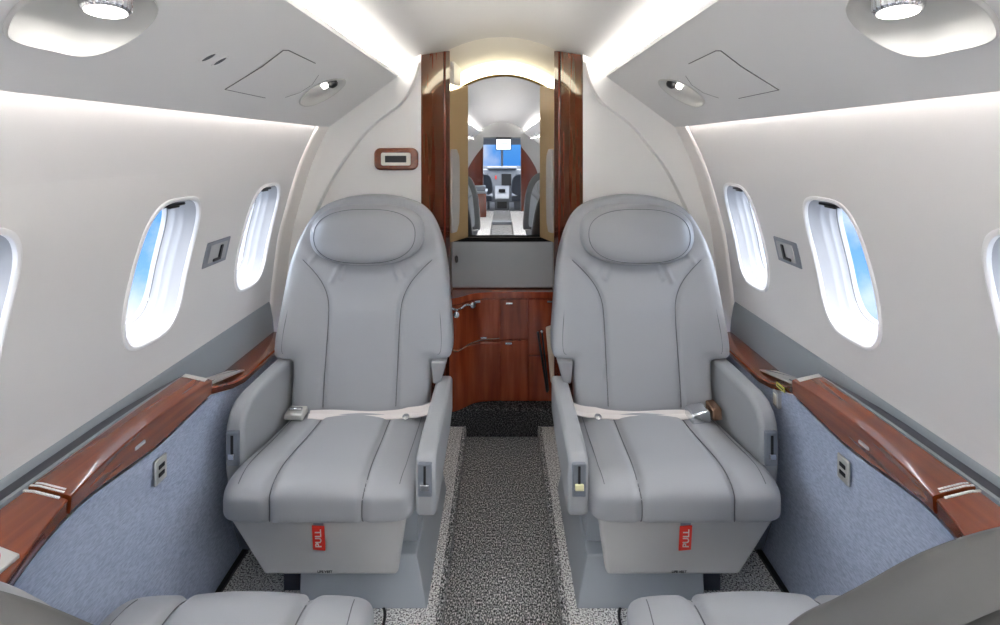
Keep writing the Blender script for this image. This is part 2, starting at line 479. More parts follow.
for sg, sd in ((-1, 'left'), (1, 'right')):
    mir = (lambda p: p) if sg < 0 else (lambda p: (1004-p[0], p[1]+ .5))
    out, nrm = psu_frame(sg)
    root = thing('overhead_panel', 'long light grey overhead service panel along the %s side wall' % sd, 'overhead panel', (sg*.55, 0, 1.43), group='overhead panels along the cabin')
    base = Vector(root.location)
    pod = [psu_ray(*mir(p)) for p in POD_PX]
    pod = [Vector(p) for p in chaikin([tuple(p) for p in pod], 2, True)]
    read = [Vector(p) for p in chaikin([tuple(psu_ray(*mir(p))) for p in READ_PX], 2, True)]
    # panel solid with two openings
    T = .014
    mb = MB()
    pr = [Vector((sg*PO[0], 0, PO[1])), Vector((sg*PI_[0], 0, PI_[1])), Vector((sg*(PI_[0]-.004), 0, PI_[1]+.012)), Vector((sg*(PI_[0]+.02), 0, PI_[1]+.012)) - nrm*.004]
    pr2 = [Vector((sg*PO[0], 0, PO[1])), Vector((sg*PI_[0], 0, PI_[1])), Vector((sg*(PI_[0]+.003), 0, PI_[1]+.016)), Vector((sg*PO[0], 0, PO[1]))-nrm*.012-out*.022, Vector((sg*PO[0], 0, PO[1]))-nrm*.003-out*.002]
    mb.prism([(p.x, YF+.02, p.z) for p in pr2], (0, YB-YF-.024, 0))
    panel = mb.build('panel_face', M['overhead'], None, smooth=None)
    cut = MB()
    cut.prism([p + nrm*.05 for p in pod], -nrm*.12)
    cut.prism([p + nrm*.05 for p in read], -nrm*.12)
    co = cut.build('cutter', None)
    bo = panel.modifiers.new('cut', 'BOOLEAN'); bo.operation = 'DIFFERENCE'; bo.solver = 'EXACT'; bo.object = co
    dg = bpy.context.evaluated_depsgraph_get()
    me = bpy.data.meshes.new_from_object(panel.evaluated_get(dg))
    panel.modifiers.clear(); panel.data = me; bpy.data.objects.remove(co)
    panel.data.transform(Matrix.Translation(-base)); panel.parent = root
    # pressed service door and its joint line
    dp = [psu_ray(*mir(p)) + nrm*.0004 - base for p in DOOR_PX]
    mb = MB(); mb.prism([p + nrm*.0012 for p in dp], -nrm*.003)
    mb.build('service_door', M['overhead'], root, smooth=None)
    j = MB()
    for ids in ((9, 0, 1, 2, 3, 4), (5, 6, 7, 8)):
        j.tube([dp[q] + nrm*.0006 for q in ids], .0013, 6)
    j.build('door_joint', M['joint'], root)
    # deep pod with the downlight
    pl = thing('ceiling_downlight', 'chrome fluted downlight in a rounded recess of the %s overhead panel' % sd, 'ceiling light', tuple(psu_ray(*mir((82, 14)))), group='downlights in the overhead panels')
    pb = Vector(pl.location)
    cen = sum(pod, Vector()) / len(pod)
    mb = MB()
    ring = lambda k, d: [cen + (p - cen)*k - nrm*d - pb for p in pod]
    mb.loft([ring(1.035, -.0005), ring(1.03, -.0045), ring(1.005, -.006), ring(.985, -.003), ring(.975, .004), ring(.95, .012), ring(.85, .024), ring(.65, .034), ring(.4, .040), ring(.15, .042), ring(.01, .042)], closed=True)
    mb.build('recess', M['pod'], pl, smooth=70)
    lp = psu_ray(*mir((106, 11))) - pb
    ax = Vector((-sg*.10, -.12, -1)).normalized()
    mb = MB(); mb.lathe([(.006, -.05), (.031, -.05), (.033, -.046), (.033, -.026), (.030, -.022), (.029, -.004), (.0265, 0), (.024, .001), (.024, -.003)], lp, ax, 96, flute=.035, nfl=24)
    mb.build('lamp_housing', M['chrome'], pl, smooth=50)
    mb = MB(); mb.lathe([(.0245, -.001), (.024, .002), (.001, .003)], lp, ax, 40)
    mb.build('lamp_lens', M['lamp'], pl)
    # small reading light
    rl = thing('reading_light', 'small oval reading light with dark eyeball on the %s overhead panel' % sd, 'reading light', tuple(psu_ray(*mir((322, 92)))), group='reading lights in the overhead panels')
    rb = Vector(rl.location)
    cen2 = sum(read, Vector()) / len(read)
    mb = MB()
    ring2 = lambda k, d: [cen2 + (p - cen2)*k - nrm*d - rb for p in read]
    mb.loft([ring2(1.09, -.0005), ring2(1.07, -.0035), ring2(1.01, -.004), ring2(.97, .001), ring2(.90, .007), ring2(.6, .012), ring2(.01, .013)], closed=True)
    mb.build('recess', M['pod'], rl, smooth=70)
    ep = psu_ray(*mir((333, 84))) - rb
    mb = MB(); mb.lathe([(.001, .012), (.010, .010), (.015, .004), (.016, -.004), (.012, -.012)], ep, nrm, 24)
    mb.build('eyeball', M['black'], rl)
    ep = psu_ray(*mir((325, 86))) - rb
    mb = MB(); mb.lathe([(.001, .008), (.008, .006), (.010, .002), (.010, -.008)], ep, nrm, 24)
    mb.build('lens', M['lamp_small'], rl)
    # slots (left only)
    if sg < 0:
        for (a, b) in (((200.5, 61), (216, 53)), ((212.5, 65), (227, 56.5))):
            p, q = psu_ray(*a), psu_ray(*b)
            mbs = thing('air_slot', 'narrow sunk slot in the left overhead panel, of two nearer the ' + ('downlight' if a[0] < 205 else 'service door'), 'air vent', tuple((p+q)/2), group='pair of air slots overhead')
            c = (p+q)/2; d = (q-p)/2; w = nrm.cross(d).normalized()*.009
            ell = [d*math.cos(t) + w*math.sin(t) for t in np.linspace(0, 2*math.pi, 28, endpoint=False)]
            mb = MB(); mb.loft([[e*1.2 + nrm*.0003 for e in ell], [e*1.18 + nrm*.003 for e in ell], [e + nrm*.003 for e in ell], [e*.9 + nrm*.0006 for e in ell], [e*.01 + nrm*.0005 for e in ell]], closed=True)
            mb.build('bezel', M['overhead'], mbs)
            mb = MB(); mb.loft([[e*.9 + w*.15 + nrm*.0012 for e in ell], [e*.01 + w*.15 + nrm*.0014 for e in ell]], closed=True)
            mb.build('opening', M['seam'], mbs)
    # cove lamp lying on top of the panel, wash lamp behind its outer edge
    mb = MB(); mb.box((sg*.445, YF+.1, 1.531), (sg*.475, 2.03, 1.541))
    o = mb.build('cove_light', M['led'], smooth=None)
    tag(o, 'long warm white light strip in the cove above the %s overhead panel' % sd, 'light strip', 'cove light strips')
    mb = MB(); mb.box((sg*.668, YF+.1, 1.372), (sg*.676, 1.995, 1.380))
    o = mb.build('wash_light', M['wash'], smooth=None)
    tag(o, 'thin light strip behind the outer edge of the %s overhead panel' % sd, 'light strip', 'wall wash light strips')

def lamp_light(name, loc, power, sz=.05):
    li = bpy.data.lights.new(name, 'AREA'); li.shape = 'DISK'; li.size = sz; li.energy = power; li.color = (1, .97, .93)
    o = bpy.data.objects.new(name, li); link(o); o.location = loc
    return o
for sg, sd in ((-1, 'left'), (1, 'right')):
    out, nrm = psu_frame(sg)
    p = psu_ray(502 + sg*396, 11)
    lamp_light('downlight_beam', (p.x, p.y, p.z-.012), .12)
    for k, yy in enumerate((-.30, -1.25, -2.2, -3.15, -4.1)):  # unseen downlights added behind the camera to brighten the seat fronts
        x, z = .55, 1.328 + .7348*(.697-.55)
        dl = thing('ceiling_downlight', 'added fill downlight of the %s overhead panel, unseen in the forward cabin behind the viewer' % sd, 'ceiling light', (sg*x, yy, z), group='added forward fill downlights of the %s panel' % sd)
        q = MB(); q.lathe([(.050, .001), (.050, -.004), (.038, -.007), (.033, -.007), (.031, -.025), (.026, -.025), (.026, .0)], (0, 0, 0), -nrm, 32); q.build('lamp_housing', M['chrome'], dl)
        q = MB(); q.lathe([(.001, -.0262), (.027, -.0258), (.027, -.02)], (0, 0, 0), -nrm, 32); q.build('lamp_lens', M['lamp'], dl)
        lamp_light('downlight_beam', Vector((sg*x, yy, z)) + nrm*.04 + Vector((0, 0, -.005)), (.5, 8.5, 2.2, .6, .5)[k])

# ------------------------------------------------------------------ lower walls, side bands, ledges
def lerp_tab(tab, y):
    xs = [t[0] for t in tab]; ys = [t[1] for t in tab]
    q = np.linspace(-1, 1, 41)*.075; w = np.exp(-(q/.038)**2)
    # reflect at the ends so that the smoothed edge keeps its end points
    z = np.array([interp(v, xs, ys) if xs[0] <= v <= xs[-1] else (2*ys[0]-interp(2*xs[0]-v, xs, ys) if v < xs[0] else 2*ys[-1]-interp(2*xs[-1]-v, xs, ys)) for v in y+q])
    return float((z*w).sum()/w.sum())
FASC_TOP = [(.62, .70), (.68, .704), (.75, .728), (.82, .752), (.89, .769), (.953, .779), (1.03, .786), (1.11, .790), (1.18, .789), (1.25, .784), (1.335, .774)]
FASC_H = [(.62, .022), (.75, .022), (.89, .022), (.953, .028), (1.03, .042), (1.11, .054), (1.18, .056), (1.25, .046), (1.335, .030)]
for i, (sg, sd) in enumerate(((-1, 'left'), (1, 'right'))):
    # fabric covered lower wall
    mb = MB(); secs = []
    for y in list(np.arange(-3.6, .6, .6)) + [.6, .619] + list(np.linspace(.621, 1.335, 30)) + [1.338, 1.36, 1.40] + [1.43, 1.47, 1.5, 1.53, 1.6, 1.8, 2.04]:
        top = .797 if y < .62 else (lerp_tab(FASC_TOP, y) + .009 if y < 1.336 else .802)
        zt = (.5715 if y < .62 else .618 - lerp_tab(FASC_H, y) - .009) if y < 1.336 else interp(y, [1.336, 1.345, 1.40, 1.47, 1.53], [.578, .577, .559, .536, .527])
        sec = []
        for t in np.linspace(0, 1, 20):
            z = zt*t
            x = .80 + (top-.80)*(max(0, (z-.49)/(zt-.49)))**1.5 + .003*math.sin(math.pi*t)
            sec.append((sg*x, y, z))
        secs.append(sec)
    mb.loft(secs)
    tag(mb.build('wall_%s_lower' % sd, M['fabric'], smooth=60), kind='structure')
    mb = MB(); mb.box((sg*.785, -3.6, .0), (sg*.802, 2.04, .010))
    tag(mb.build('baseboard_%s' % sd, M['black'], smooth=None), kind='structure')
    # dark grey band under the wall panel
    mb = MB()
    mb.loft([[(sg*.884, y, .668), (sg*.879, y, .663), (sg*.876, y, .655), (sg*.866, y, .60), (sg*.862, y, .55)] for y in (YF, 0, 1, 1.89)])
    tag(mb.build('trim_%d' % (9+i), M['band'], smooth=50), kind='structure')
    # the ledge
    root = thing('side_ledge', 'glossy mahogany side ledge under the %s windows beside the seats' % sd, 'side ledge', (sg*.82, 1.0, .6), group='wooden side ledges')
    rb = Vector(root.location)
    def L(x, y, z): return (sg*x - rb.x, y - rb.y, z - rb.z)
    def ledge_secs(ys, inset=0.0, drop=0.0):
        secs = []
        for y in ys:
            r = lerp_tab(FASC_TOP, y) + inset; b = r + .003; zr = .642 - .25*(.805 - r); hz_ = .618 - lerp_tab(FASC_H, y)
            pts = [(.846, .643), (.83, .642), (r+.025, zr), (r+.007, zr-.0045), (r+.002, zr-.006), (r, zr-.009), (r+.0003, zr-.014), (b-.001, hz_+.004), (b+.001, hz_), (b+.02, hz_-.001), (.846, .60)]
            secs.append([L(x, y, z-drop) for x, z in pts])
        return secs
    mb = MB(); mb.loft(ledge_secs(np.linspace(.893, 1.335, 60)), closed=True, caps=True)
    mb.build('table_leaf_cover', M['wood'], root, smooth=20)
    mb = MB(); mb.loft(ledge_secs(np.linspace(.62, .889, 36), .004, .004), closed=True, caps=True)
    mb.build('front_ledge', M['wood'], root, smooth=20)
    mb = MB(); mb.loft([[L(.846, y, .60), L(.846, y, .64), L(.808, y, .64), L(.798, y, .63), L(.796, y, .575), L(.83, y, .572)] for y in (-3.6, 0, .615)], closed=True, caps=True)
    mb.build('rear_ledge', M['wood'], root, smooth=35)
    def low(y): return interp(y, [1.337, 1.40, 1.47, 1.53], [.607, .585, .562, .553])
    def lowx(y): return interp(y, [1.337, 1.40, 1.47, 1.53], [.797, .795, .790, .784])
    mb = MB(); mb.loft([[L(.8635, y, low(y)), L(lowx(y)+.006, y, low(y)), L(lowx(y), y, low(y)-.002), L(lowx(y)-.003, y, low(y)-.007), L(lowx(y)+.002, y, low(y)-.022), L(lowx(y)+.016, y, low(y)-.025), L(.8635, y, low(y)-.023)] for y in (1.337, 1.37, 1.40, 1.435, 1.47, 1.50, 1.53, 1.7, 1.885)], closed=True, caps=True)
    mb.build('low_ledge', M['wood'], root, smooth=35)
    # charcoal strips between wood and wall, running out towards the end of the table cover
    TY = [(-3.6, 1), (0, 1), (.8, 1), (1.08, 1), (1.16, .85), (1.24, .55), (1.30, .25), (1.332, .05)]
    mb = MB()
    mb.loft([[L(.846 + .0285*k, y, .643 + .007*k), L(.846 + .012*k, y, .643 + .002*k), L(.846 + .012*k, y, .60), L(.846 + .0285*k, y, .60)] for y, k in TY], closed=True, caps=True)
    mb.build('charcoal_strip', M['band_dark'], root, smooth=None)
    mb = MB()
    mb.loft([[L(.846 + .0115*k, y, .643 + .002*k), L(.846 + .004*k, y, .643 + .001*k), L(.846 + .004*k, y, .60), L(.846 + .0115*k, y, .60)] for y, k in TY], closed=True, caps=True)
    mb.build('grey_strip', M['band'], root, smooth=None)
    # bright end trim of the table cover and hinge plate lying behind it
    mb = MB()
    mb.hexa([L(.844, 1.318, .643), L(.785, 1.318, .630), L(.785, 1.334, .630), L(.844, 1.334, .643)],
            [L(.844, 1.318, .6455), L(.785, 1.318, .6325), L(.785, 1.334, .6325), L(.844, 1.334, .6455)])
    mb.build('end_trim', M['satin'], root, smooth=None)
    hp = MB()
    c4 = [(.855, 1.352), (.803, 1.385), (.800, 1.555), (.850, 1.545)]
    hp.hexa([L(x, y, low(y)+.001) for x, y in c4], [L(x, y, low(y)+.006) for x, y in c4])
    hp.build('hinge_plate', M['satin'], root, bevel=.002)
    hr = MB()
    for cy in (1.41, 1.48):
        hr.tube([L(.828 + .012*math.cos(t), cy + .022*math.sin(t), low(cy + .022*math.sin(t))+.009) for t in np.linspace(0, 2*math.pi, 25)[:-1]], .003, 8, closed=True)
    hr.tube([L(.850, 1.37, low(1.37)+.010), L(.845, 1.45, low(1.45)+.012), L(.815, 1.54, low(1.54)+.009)], .0028, 8)
    hr.build('hinge_ring', M['chrome'], root)
    # latch mark on the fascia
    x0 = lerp_tab(FASC_TOP, 1.09)
    mb = MB(); mb.box(L(x0-.002, 1.075, .596), L(x0+.008, 1.105, .604))
    mb.build('latch', M['satin'], root, bevel=.002)
    # cup holder plate in the front ledge
    mb = MB()
    c4 = [(.842, .66, .642), (.744, .69, .6195), (.744, .772, .6195), (.842, .785, .642)]
    mb.hexa([L(x, y, z-.004) for x, y, z in c4], [L(x, y, z+.003) for x, y, z in c4])
    mb.build('cup_holder_plate', M['satin'], root, bevel=.002)
    ax = Vector((-sg*.225, 0, 1)).normalized(); c = L(.784, .735, .6315)
    mb = MB(); mb.lathe([(.030, -.006), (.030, .002), (.027, .003), (.024, .002), (.001, -.001)], c, ax, 40)
    mb.build('cup_holder_well', M['black'], root)
    mb = MB(); mb.lathe([(.033, -.003), (.033, .0035), (.031, .0045), (.029, .0035), (.029, -.003)], c, ax, 40, caps=False)
    mb.build('cup_holder_ring', M['redring'], root)
    # small print on the ledge: rows of illegible marks
    mb = MB(); rnd = random.Random(3)
    for r, (yy, x_a, x_b) in enumerate(((.903, .842, .786), (.8965, .846, .784), (.886, .848, .784))):
        x = x_a
        while x > x_b + .004:
            w = rnd.choice((.003, .004, .005, .0065))
            xe = max(x - w, x_b)
            za = interp(-(x), [-.846, -.83, -.795, -.777, -.772], [.6436, .6426, .6338, .6293, .6278]) - (.002 if yy < .89 else 0)
            zb = interp(-(xe), [-.846, -.83, -.795, -.777, -.772], [.6436, .6426, .6338, .6293, .6278]) - (.002 if yy < .89 else 0)
            mb.hexa([L(x, yy-.0016, za-.002), L(xe, yy-.0016, zb-.002), L(xe, yy+.0016, zb-.002), L(x, yy+.0016, za-.002)],
                    [L(x, yy-.0016, za+.0006), L(xe, yy-.0016, zb+.0006), L(xe, yy+.0016, zb+.0006), L(x, yy+.0016, za+.0006)])
            x = xe - .001
    mb.build('placard_print', M['whiteink'], root, smooth=None)
    # jack plate on the fabric
    s = .76/341.5 if True else 0
    jy, jz = 500*.7935/341.5, CAMZ - 322.5*.7935/341.5
    jp = thing('jack_plate', 'small satin metal jack plate on blue fabric of the %s lower wall' % sd, 'jack plate', (sg*.797, jy, jz), group='jack plates on the lower walls')
    xx = -.004*sg
    mb = MB(); mb.box((0, -.020, -.029), (-sg*.006, .020, .029)); mb.build('plate', M['satin'], jp, bevel=.004)
    for zz in (-.009, .009):
        mb = MB(); mb.box((-sg*.005, -.010, zz-.005), (-sg*.0075, .010, zz+.005)); mb.build('socket', M['black'], jp, bevel=.002)
    # latch plate between the windows
    hz, hy = .94, 1.478
    th = math.atan2(wx(hz-.05)-wx(hz+.05), .1)
    hk = thing('wall_latch', 'flush metal latch plate between the two aft windows of the %s wall' % sd, 'latch', (sg*wx(hz), hy, hz), group='latch plates between the windows')
    R = Matrix.Rotation(-sg*th, 4, 'Y')
    def plate(lo, hi, name, m, bev):
        q = MB(); q.box(lo, hi); q.v = [tuple(R @ Vector(v)) for v in q.v]
        return q.build(name, m, hk, bevel=bev)
    plate((sg*.002, -.060, -.038), (-sg*.004, .060, .038), 'plate', M['control'], .006)
    plate((-sg*.003, -.040, -.026), (-sg*.0055, .046, .028), 'recess', M['white'], .004)
    plate((-sg*.005, .006, -.022), (-sg*.010, .018, .022), 'hook', M['black'], .002)
    plate((-sg*.005, -.020, -.024), (-sg*.010, .018, -.015), 'hook_foot', M['black'], .002)
# yellow placard and white switch, right side only
o = MB(); o.box((-.0, -.022, -.007), (.012, .022, .007))
y_ = thing('yellow_placard', 'small yellow placard on the edge of the right ledge', 'placard', (.7905, 1.416, .570))
MBp = MB(); MBp.hexa([(-.0025, -.020, -.0065), (.0005, -.020, -.0065), (.0005, .020, -.0065), (-.0025, .020, -.0065)], [(-.0035, -.020, .0065), (-.0005, -.020, .0065), (-.0005, .020, .0065), (-.0035, .020, .0065)])
MBp.build('plate', M['yellow'], y_, smooth=None)
q = MB()
for k in range(6): q.box((-.0036, -.016+k*.0056, -.002), (-.001, -.012+k*.0056, .002))
q.build('print', M['ink'], y_, smooth=None)
sw = thing('rocker_switch', 'small white rocker switch on blue fabric below the yellow placard', 'switch', (.799, 1.446, .522))
q = MB(); q.box((.004, -.013, -.024), (-.010, .013, .024)); q.build('switch_body', M['white'], sw, bevel=.003)
q = MB(); q.box((-.009, -.008, -.016), (-.0115, .008, .016)); q.build('rocker', M['cream'], sw, bevel=.002)

# ------------------------------------------------------------------ bulkhead display (left)
dx0, dx1, dz0, dz1 = -.520, -.341, 1.156, 1.246
dp = thing('digital_display', 'mahogany framed digital display on the pale bulkhead above the left seat', 'display', ((dx0+dx1)/2, YB, (dz0+dz1)/2))
def rr(hw, hh, r, y, n=8):
    pts = []
    for (cx, cy, a0) in ((hw-r, hh-r, 0), (-hw+r, hh-r, 90), (-hw+r, -hh+r, 180), (hw-r, -hh+r, 270)):
        for k in range(n+1):
            a = math.radians(a0 + 90*k/n); pts.append((cx+r*math.cos(a), y, cy+r*math.sin(a)))
    return pts
q = MB(); q.prism(rr(.0895, .045, .026, -.022), (0, .0215, 0)); q.build('frame', M['wood'], dp, bevel=.006)
q = MB(); q.prism(rr(.060, .026, .008, -.026), (0, .006, 0)); q.build('inner_bezel', M['cream'], dp, bevel=.002)
q = MB(); q.prism(rr(.043, .0135, .002, -.0275), (0, .004, 0)); q.build('screen', M['black'], dp)

# ------------------------------------------------------------------ lavatory doorway: posts, niche, mirror, cabinet
for sg, sd in ((-1, 'left'), (1, 'right')):
    ps = thing('door_post', 'tall glossy mahogany door post beside the mirror, %s of the aisle' % sd, 'door post', (sg*.29, 2.14, 0), group='mahogany door posts')
    pb = Vector(ps.location)
    a, b = Vector((sg*.331, 2.052)), Vector((sg*.237, 2.243))
    d = (b-a).normalized(); nn = Vector((-sg*abs(d.y), -abs(d.x)))
    za, zb = cz(.331)-.003, cz(.24)-.004
    def PP(t, off, z):
        p = a.lerp(b, t) + nn*off; return (p.x-pb.x, p.y-pb.y, z)
    q = MB(); q.hexa([PP(0, 0, 0), PP(.80, 0, 0), PP(.80, -.025, 0), PP(0, -.025, 0)], [PP(0, 0, za), PP(.80, 0, za+(zb-za)*.8), PP(.80, -.025, za+(zb-za)*.8), PP(0, -.025, za)])
    q.build('veneer_panel', M['woodv'], ps, smooth=None)
    q = MB(); q.hexa([PP(.80, .006, 0), PP(1, .006, 0), PP(1, -.03, 0), PP(.80, -.03, 0)], [PP(.80, .006, za+(zb-za)*.8), PP(1, .006, zb), PP(1, -.03, zb), PP(.80, -.03, za+(zb-za)*.8)])
    q.build('edge_moulding', M['woodv'], ps, bevel=.005)
# niche side panels (tan) with a padded insert
def arch3(x): return 1.593 - .103*(abs(x-.008)/.269)**2.0
for sg, sd in ((-1, 'left'), (1, 'right')):
    ps = thing('niche_panel', 'narrow tan niche panel along the %s edge of the mirror' % sd, 'niche panel', (sg*.2, 2.33, .82), group='tan panels flanking the mirror')
    pb = Vector(ps.location)
    xa = .238; xb = .163 if sg < 0 else .182
    a, b = Vector((sg*xa, 2.255)), Vector((sg*xb, 2.395))
    def PP(t, z, off=0):
        p = a.lerp(b, t); return (p.x-pb.x - sg*off, p.y-pb.y - off*.4, z-pb.z)
    q = MB(); za, zb = arch3(sg*xa)-.008, arch3(sg*xb)-.008
    q.hexa([PP(0, .818), PP(1, .818), PP(1, .818, -.012), PP(0, .818, -.012)], [PP(0, za), PP(1, zb), PP(1, zb, -.012), PP(0, za, -.012)])
    q.build('tan_board', M['tan'], ps, smooth=None)
    q = MB(); q.prism([PP(.03, .86, .001), PP(.30, .86, .001), PP(.42, .90, .001), PP(.45, 1.0, .001), PP(.45, 1.16, .001), PP(.42, 1.21, .001), PP(.30, 1.24, .001), PP(.03, 1.24, .001)], (-sg*.010, -.004, 0))
    q.build('grey_pad', M['plastic_grey'], ps, bevel=.006)
# rear wall of the niche, dome and lamp
q = MB()
q.prism([(-.30, 2.412, -.05), (.30, 2.412, -.05), (.30, 2.412, 1.80), (-.30, 2.412, 1.80)], (0, .03, 0))
for sg in (-1, 1): q.box((sg*.262, 2.25, -.05), (sg*.30, 2.42, 1.80))
tag(q.build('wall_niche', M['lavceil'], smooth=None), kind='structure')
xs = np.linspace(-.262, .262, 33)
q = MB()
def arch2(x): return 1.660 - .095*(abs(x-.005)/.269)**2.0
secs = []
for t in np.linspace(0, 1, 8):
    y = 2.248 + (2.400-2.248)*t
    secs.append([(x, y, (cz(x)+.002)*(1-t) + arch2(x)*t - .004*math.sin(math.pi*t)) for x in xs])
q.loft(secs)
tag(q.build('ceiling_dome', M['lavceil'], smooth=60), kind='structure')
q = MB()
q.loft([[(x, 2.398, arch2(x)-.003) for x in xs], [(x, 2.390, arch2(x)-.02) for x in xs], [(x, 2.390, arch3(x)+.012) for x in xs], [(x, 2.398, arch3(x)+.004) for x in xs]])
al = q.build('arched_lamp', M['band_light'], smooth=60)
tag(al, 'glowing warm white arched lamp panel above the mirror', 'lamp')
q = MB(); q.tube([(x, 2.392, arch3(x)) for x in xs], .0055, 8)
gt = q.build('arch_trim', M['gold']); tag(gt, 'thin dark gold arched trim along the mirror top', 'trim')
xs2 = np.linspace(-.163, .182, 24)
mr = thing('mirror', 'tall arched mirror at the end of the aisle reflecting the cockpit', 'mirror', (.01, 2.40, .815))
mb_ = Vector(mr.location)
q = MB(); q.prism([Vector((-.163, 2.400, .818))-mb_, Vector((.182, 2.400, .818))-mb_] + [Vector((x, 2.400, arch3(x)-.004))-mb_ for x in reversed(xs2)], (0, .008, 0))
q.build('mirror_glass', M['mirror'], mr, smooth=None)
q = MB(); q.box(Vector((-.236, 2.335, .808))-mb_, Vector((.240, 2.40, .816))-mb_); q.build('bottom_rail', M['matte'], mr, smooth=None)
# white catch at the top left of the doorway
ct = thing('door_catch', 'small white door catch with a black slot high on the left door post', 'door catch', (-.222, 2.28, 1.585))
q = MB(); q.hexa([(-.014, -.03, -.05), (.006, -.03, -.05), (.03, .06, -.05), (.01, .06, -.05)], [(-.014, -.03, .05), (.006, -.03, .05), (.03, .06, .035), (.01, .06, .035)]); q.build('catch_plate', M['cream'], ct, bevel=.003)
q = MB(); q.hexa([(.0055, -.018, -.022), (.008, -.018, -.022), (.014, .008, -.025), (.0115, .008, -.025)], [(.0055, -.018, .03), (.008, -.018, .03), (.014, .008, .025), (.0115, .008, .025)]); q.build('slot', M['black'], ct, smooth=None)

# grey board under the mirror
gb = thing('backsplash', 'dark grey padded board between mirror and wooden cabinet', 'panel', (0, 2.36, .592))
q = MB(); q.box((-.236, -.025, 0), (.240, .05, .215)); q.build('board', M['greypanel'], gb, bevel=.004)
q = MB(); q.lathe([(.001, -.004), (.007, -.003), (.008, 0), (.008, .004)], (-.212, -.026, .135), (0, -1, 0), 16); q.v = [(a, b, (c-.135)*2.2+.135) for a, b, c in q.v]; q.build('turn_latch', M['chrome'], gb)

cb = thing('galley_cabinet', 'glossy mahogany cabinet with curved left door at the aisle end', 'cabinet', (0, 2.3, .08))
plan = chaikin([(-.232, 2.195), (-.205, 2.198), (-.175, 2.222), (-.145, 2.258), (-.105, 2.282), (-.05, 2.290), (-.011, 2.292)], 2)
def cab(z0, z1, off, pl, depth=2.405, x_end=None):
    pts = [(x, y-2.3-off, z0-.08) for x, y in pl]
    pts += [(pl[-1][0], depth-2.3, z0-.08), (pl[0][0], depth-2.3, z0-.08)]
    q = MB(); q.prism(pts, (0, 0, z1-z0)); return q
rightp = [(-.009, 2.292), (.1, 2.292), (.238, 2.292)]
cab(.082, .558, -.012, plan + [(.238, 2.292)]).build('body', M['woodc'], cb, smooth=40)
cab(.560, .588, .010, plan + [(.238, 2.292)]).build('countertop', M['woodc'], cb, bevel=.004)
d = cab(.36, .552, 0, plan, 2.30).build('upper_door', M['woodc'], cb, bevel=.002)
q = MB(); q.box((-.098, -.022, .296), (-.070, -.014, .303)); q.build('latch', M['chrome'], d, bevel=.001)
d = cab(.086, .353, 0, plan, 2.30).build('lower_door', M['woodc'], cb, bevel=.002)
for (xa, xb, za, zb, lat) in ((-.006, .118, .37, .552, ((.018, .535),)), (.122, .238, .30, .552, ((.207, .543),)), (-.006, .118, .086, .363, ((.015, .352),)), (.122, .238, .086, .293, ())):
    q = MB(); q.box((xa, -.010, za-.08), (xb, .004, zb-.08)); d = q.build('door', M['woodc'], cb, bevel=.002)
    for lx, lz in lat:
        q = MB(); q.box((lx, -.016, lz-.08-.004), (lx+.03, -.010, lz-.08+.004)); q.build('latch', M['chrome'], d, bevel=.001)
q = MB(); q.tube(chaikin([(-.238, -.112, .475), (-.205, -.110, .455), (-.18, -.085, .455), (-.165, -.075, .468), (-.15, -.06, .462), (-.125, -.045, .47), (-.10, -.035, .47)], 2), .006, 10)  # chrome shapes standing in for reflections in the glossy curved door
q.lathe([(.001, 0), (.016, 0), (.018, .01), (.012, .022), (.001, .024)], (-.135, -.058, .462), (.3, -.9, .2), 20)
q.lathe([(.001, 0), (.013, 0), (.013, .012), (.001, .014)], (-.20, -.118, .44), (.1, -.9, .1), 20)
q.build('chrome_reflection', M['chrome'], cb)
q = MB(); q.tube(chaikin([(-.236, -.110, .305), (-.205, -.107, .268), (-.18, -.083, .272), (-.15, -.052, .284), (-.10, -.023, .292), (-.012, -.013, .295)], 2), .0028, 8); q.build('door_bead', M['bronze'], cb)
fl = thing('folding_jump_seat', 'folded cream seat flap with dark rods at the right of the cabinet', 'folding seat', (.225, 2.26, .08))
q = MB(); q.hexa([(-.004, .0, .10), (.014, -.005, .10), (.014, .028, .10), (-.004, .028, .10)], [(-.026, .0, .35), (.012, -.005, .36), (.012, .028, .36), (-.026, .028, .35)]); q.build('flap', M['tancush'], fl, bevel=.007)
q = MB(); q.tube([(-.062, .012, .33), (-.020, .004, .06)], .005, 8); q.tube([(-.044, .012, .335), (-.016, -.002, .07)], .004, 8); q.build('rod', M['black'], fl)
q = MB(); q.lathe([(.001, 0), (.006, 0), (.006, .008), (.001, .009)], (-.045, .006, .337), (0, -1, 0), 14); q.build('knob', M['chrome'], fl)

# ------------------------------------------------------------------ cabin seat
def pillow_surface(outline, center, n):
    """returns radius function and ring list for a cushion of the given star shaped outline"""
    O = np.array(outline, float) - np.array(center)
    ang = np.arctan2(O[:, 1], O[:, 0]); R = np.hypot(O[:, 0], O[:, 1])
    idx = np.argsort(ang); A = ang[idx]; Rr = R[idx]
    A = np.r_[A - 2*np.pi, A, A + 2*np.pi]; Rr = np.r_[Rr, Rr, Rr]
    def rfun(P):
        P = np.atleast_2d(np.asarray(P, float)) - np.array(center)
        return np.hypot(P[:, 0], P[:, 1]) / np.interp(np.arctan2(P[:, 1], P[:, 0]), A, Rr)
    return rfun

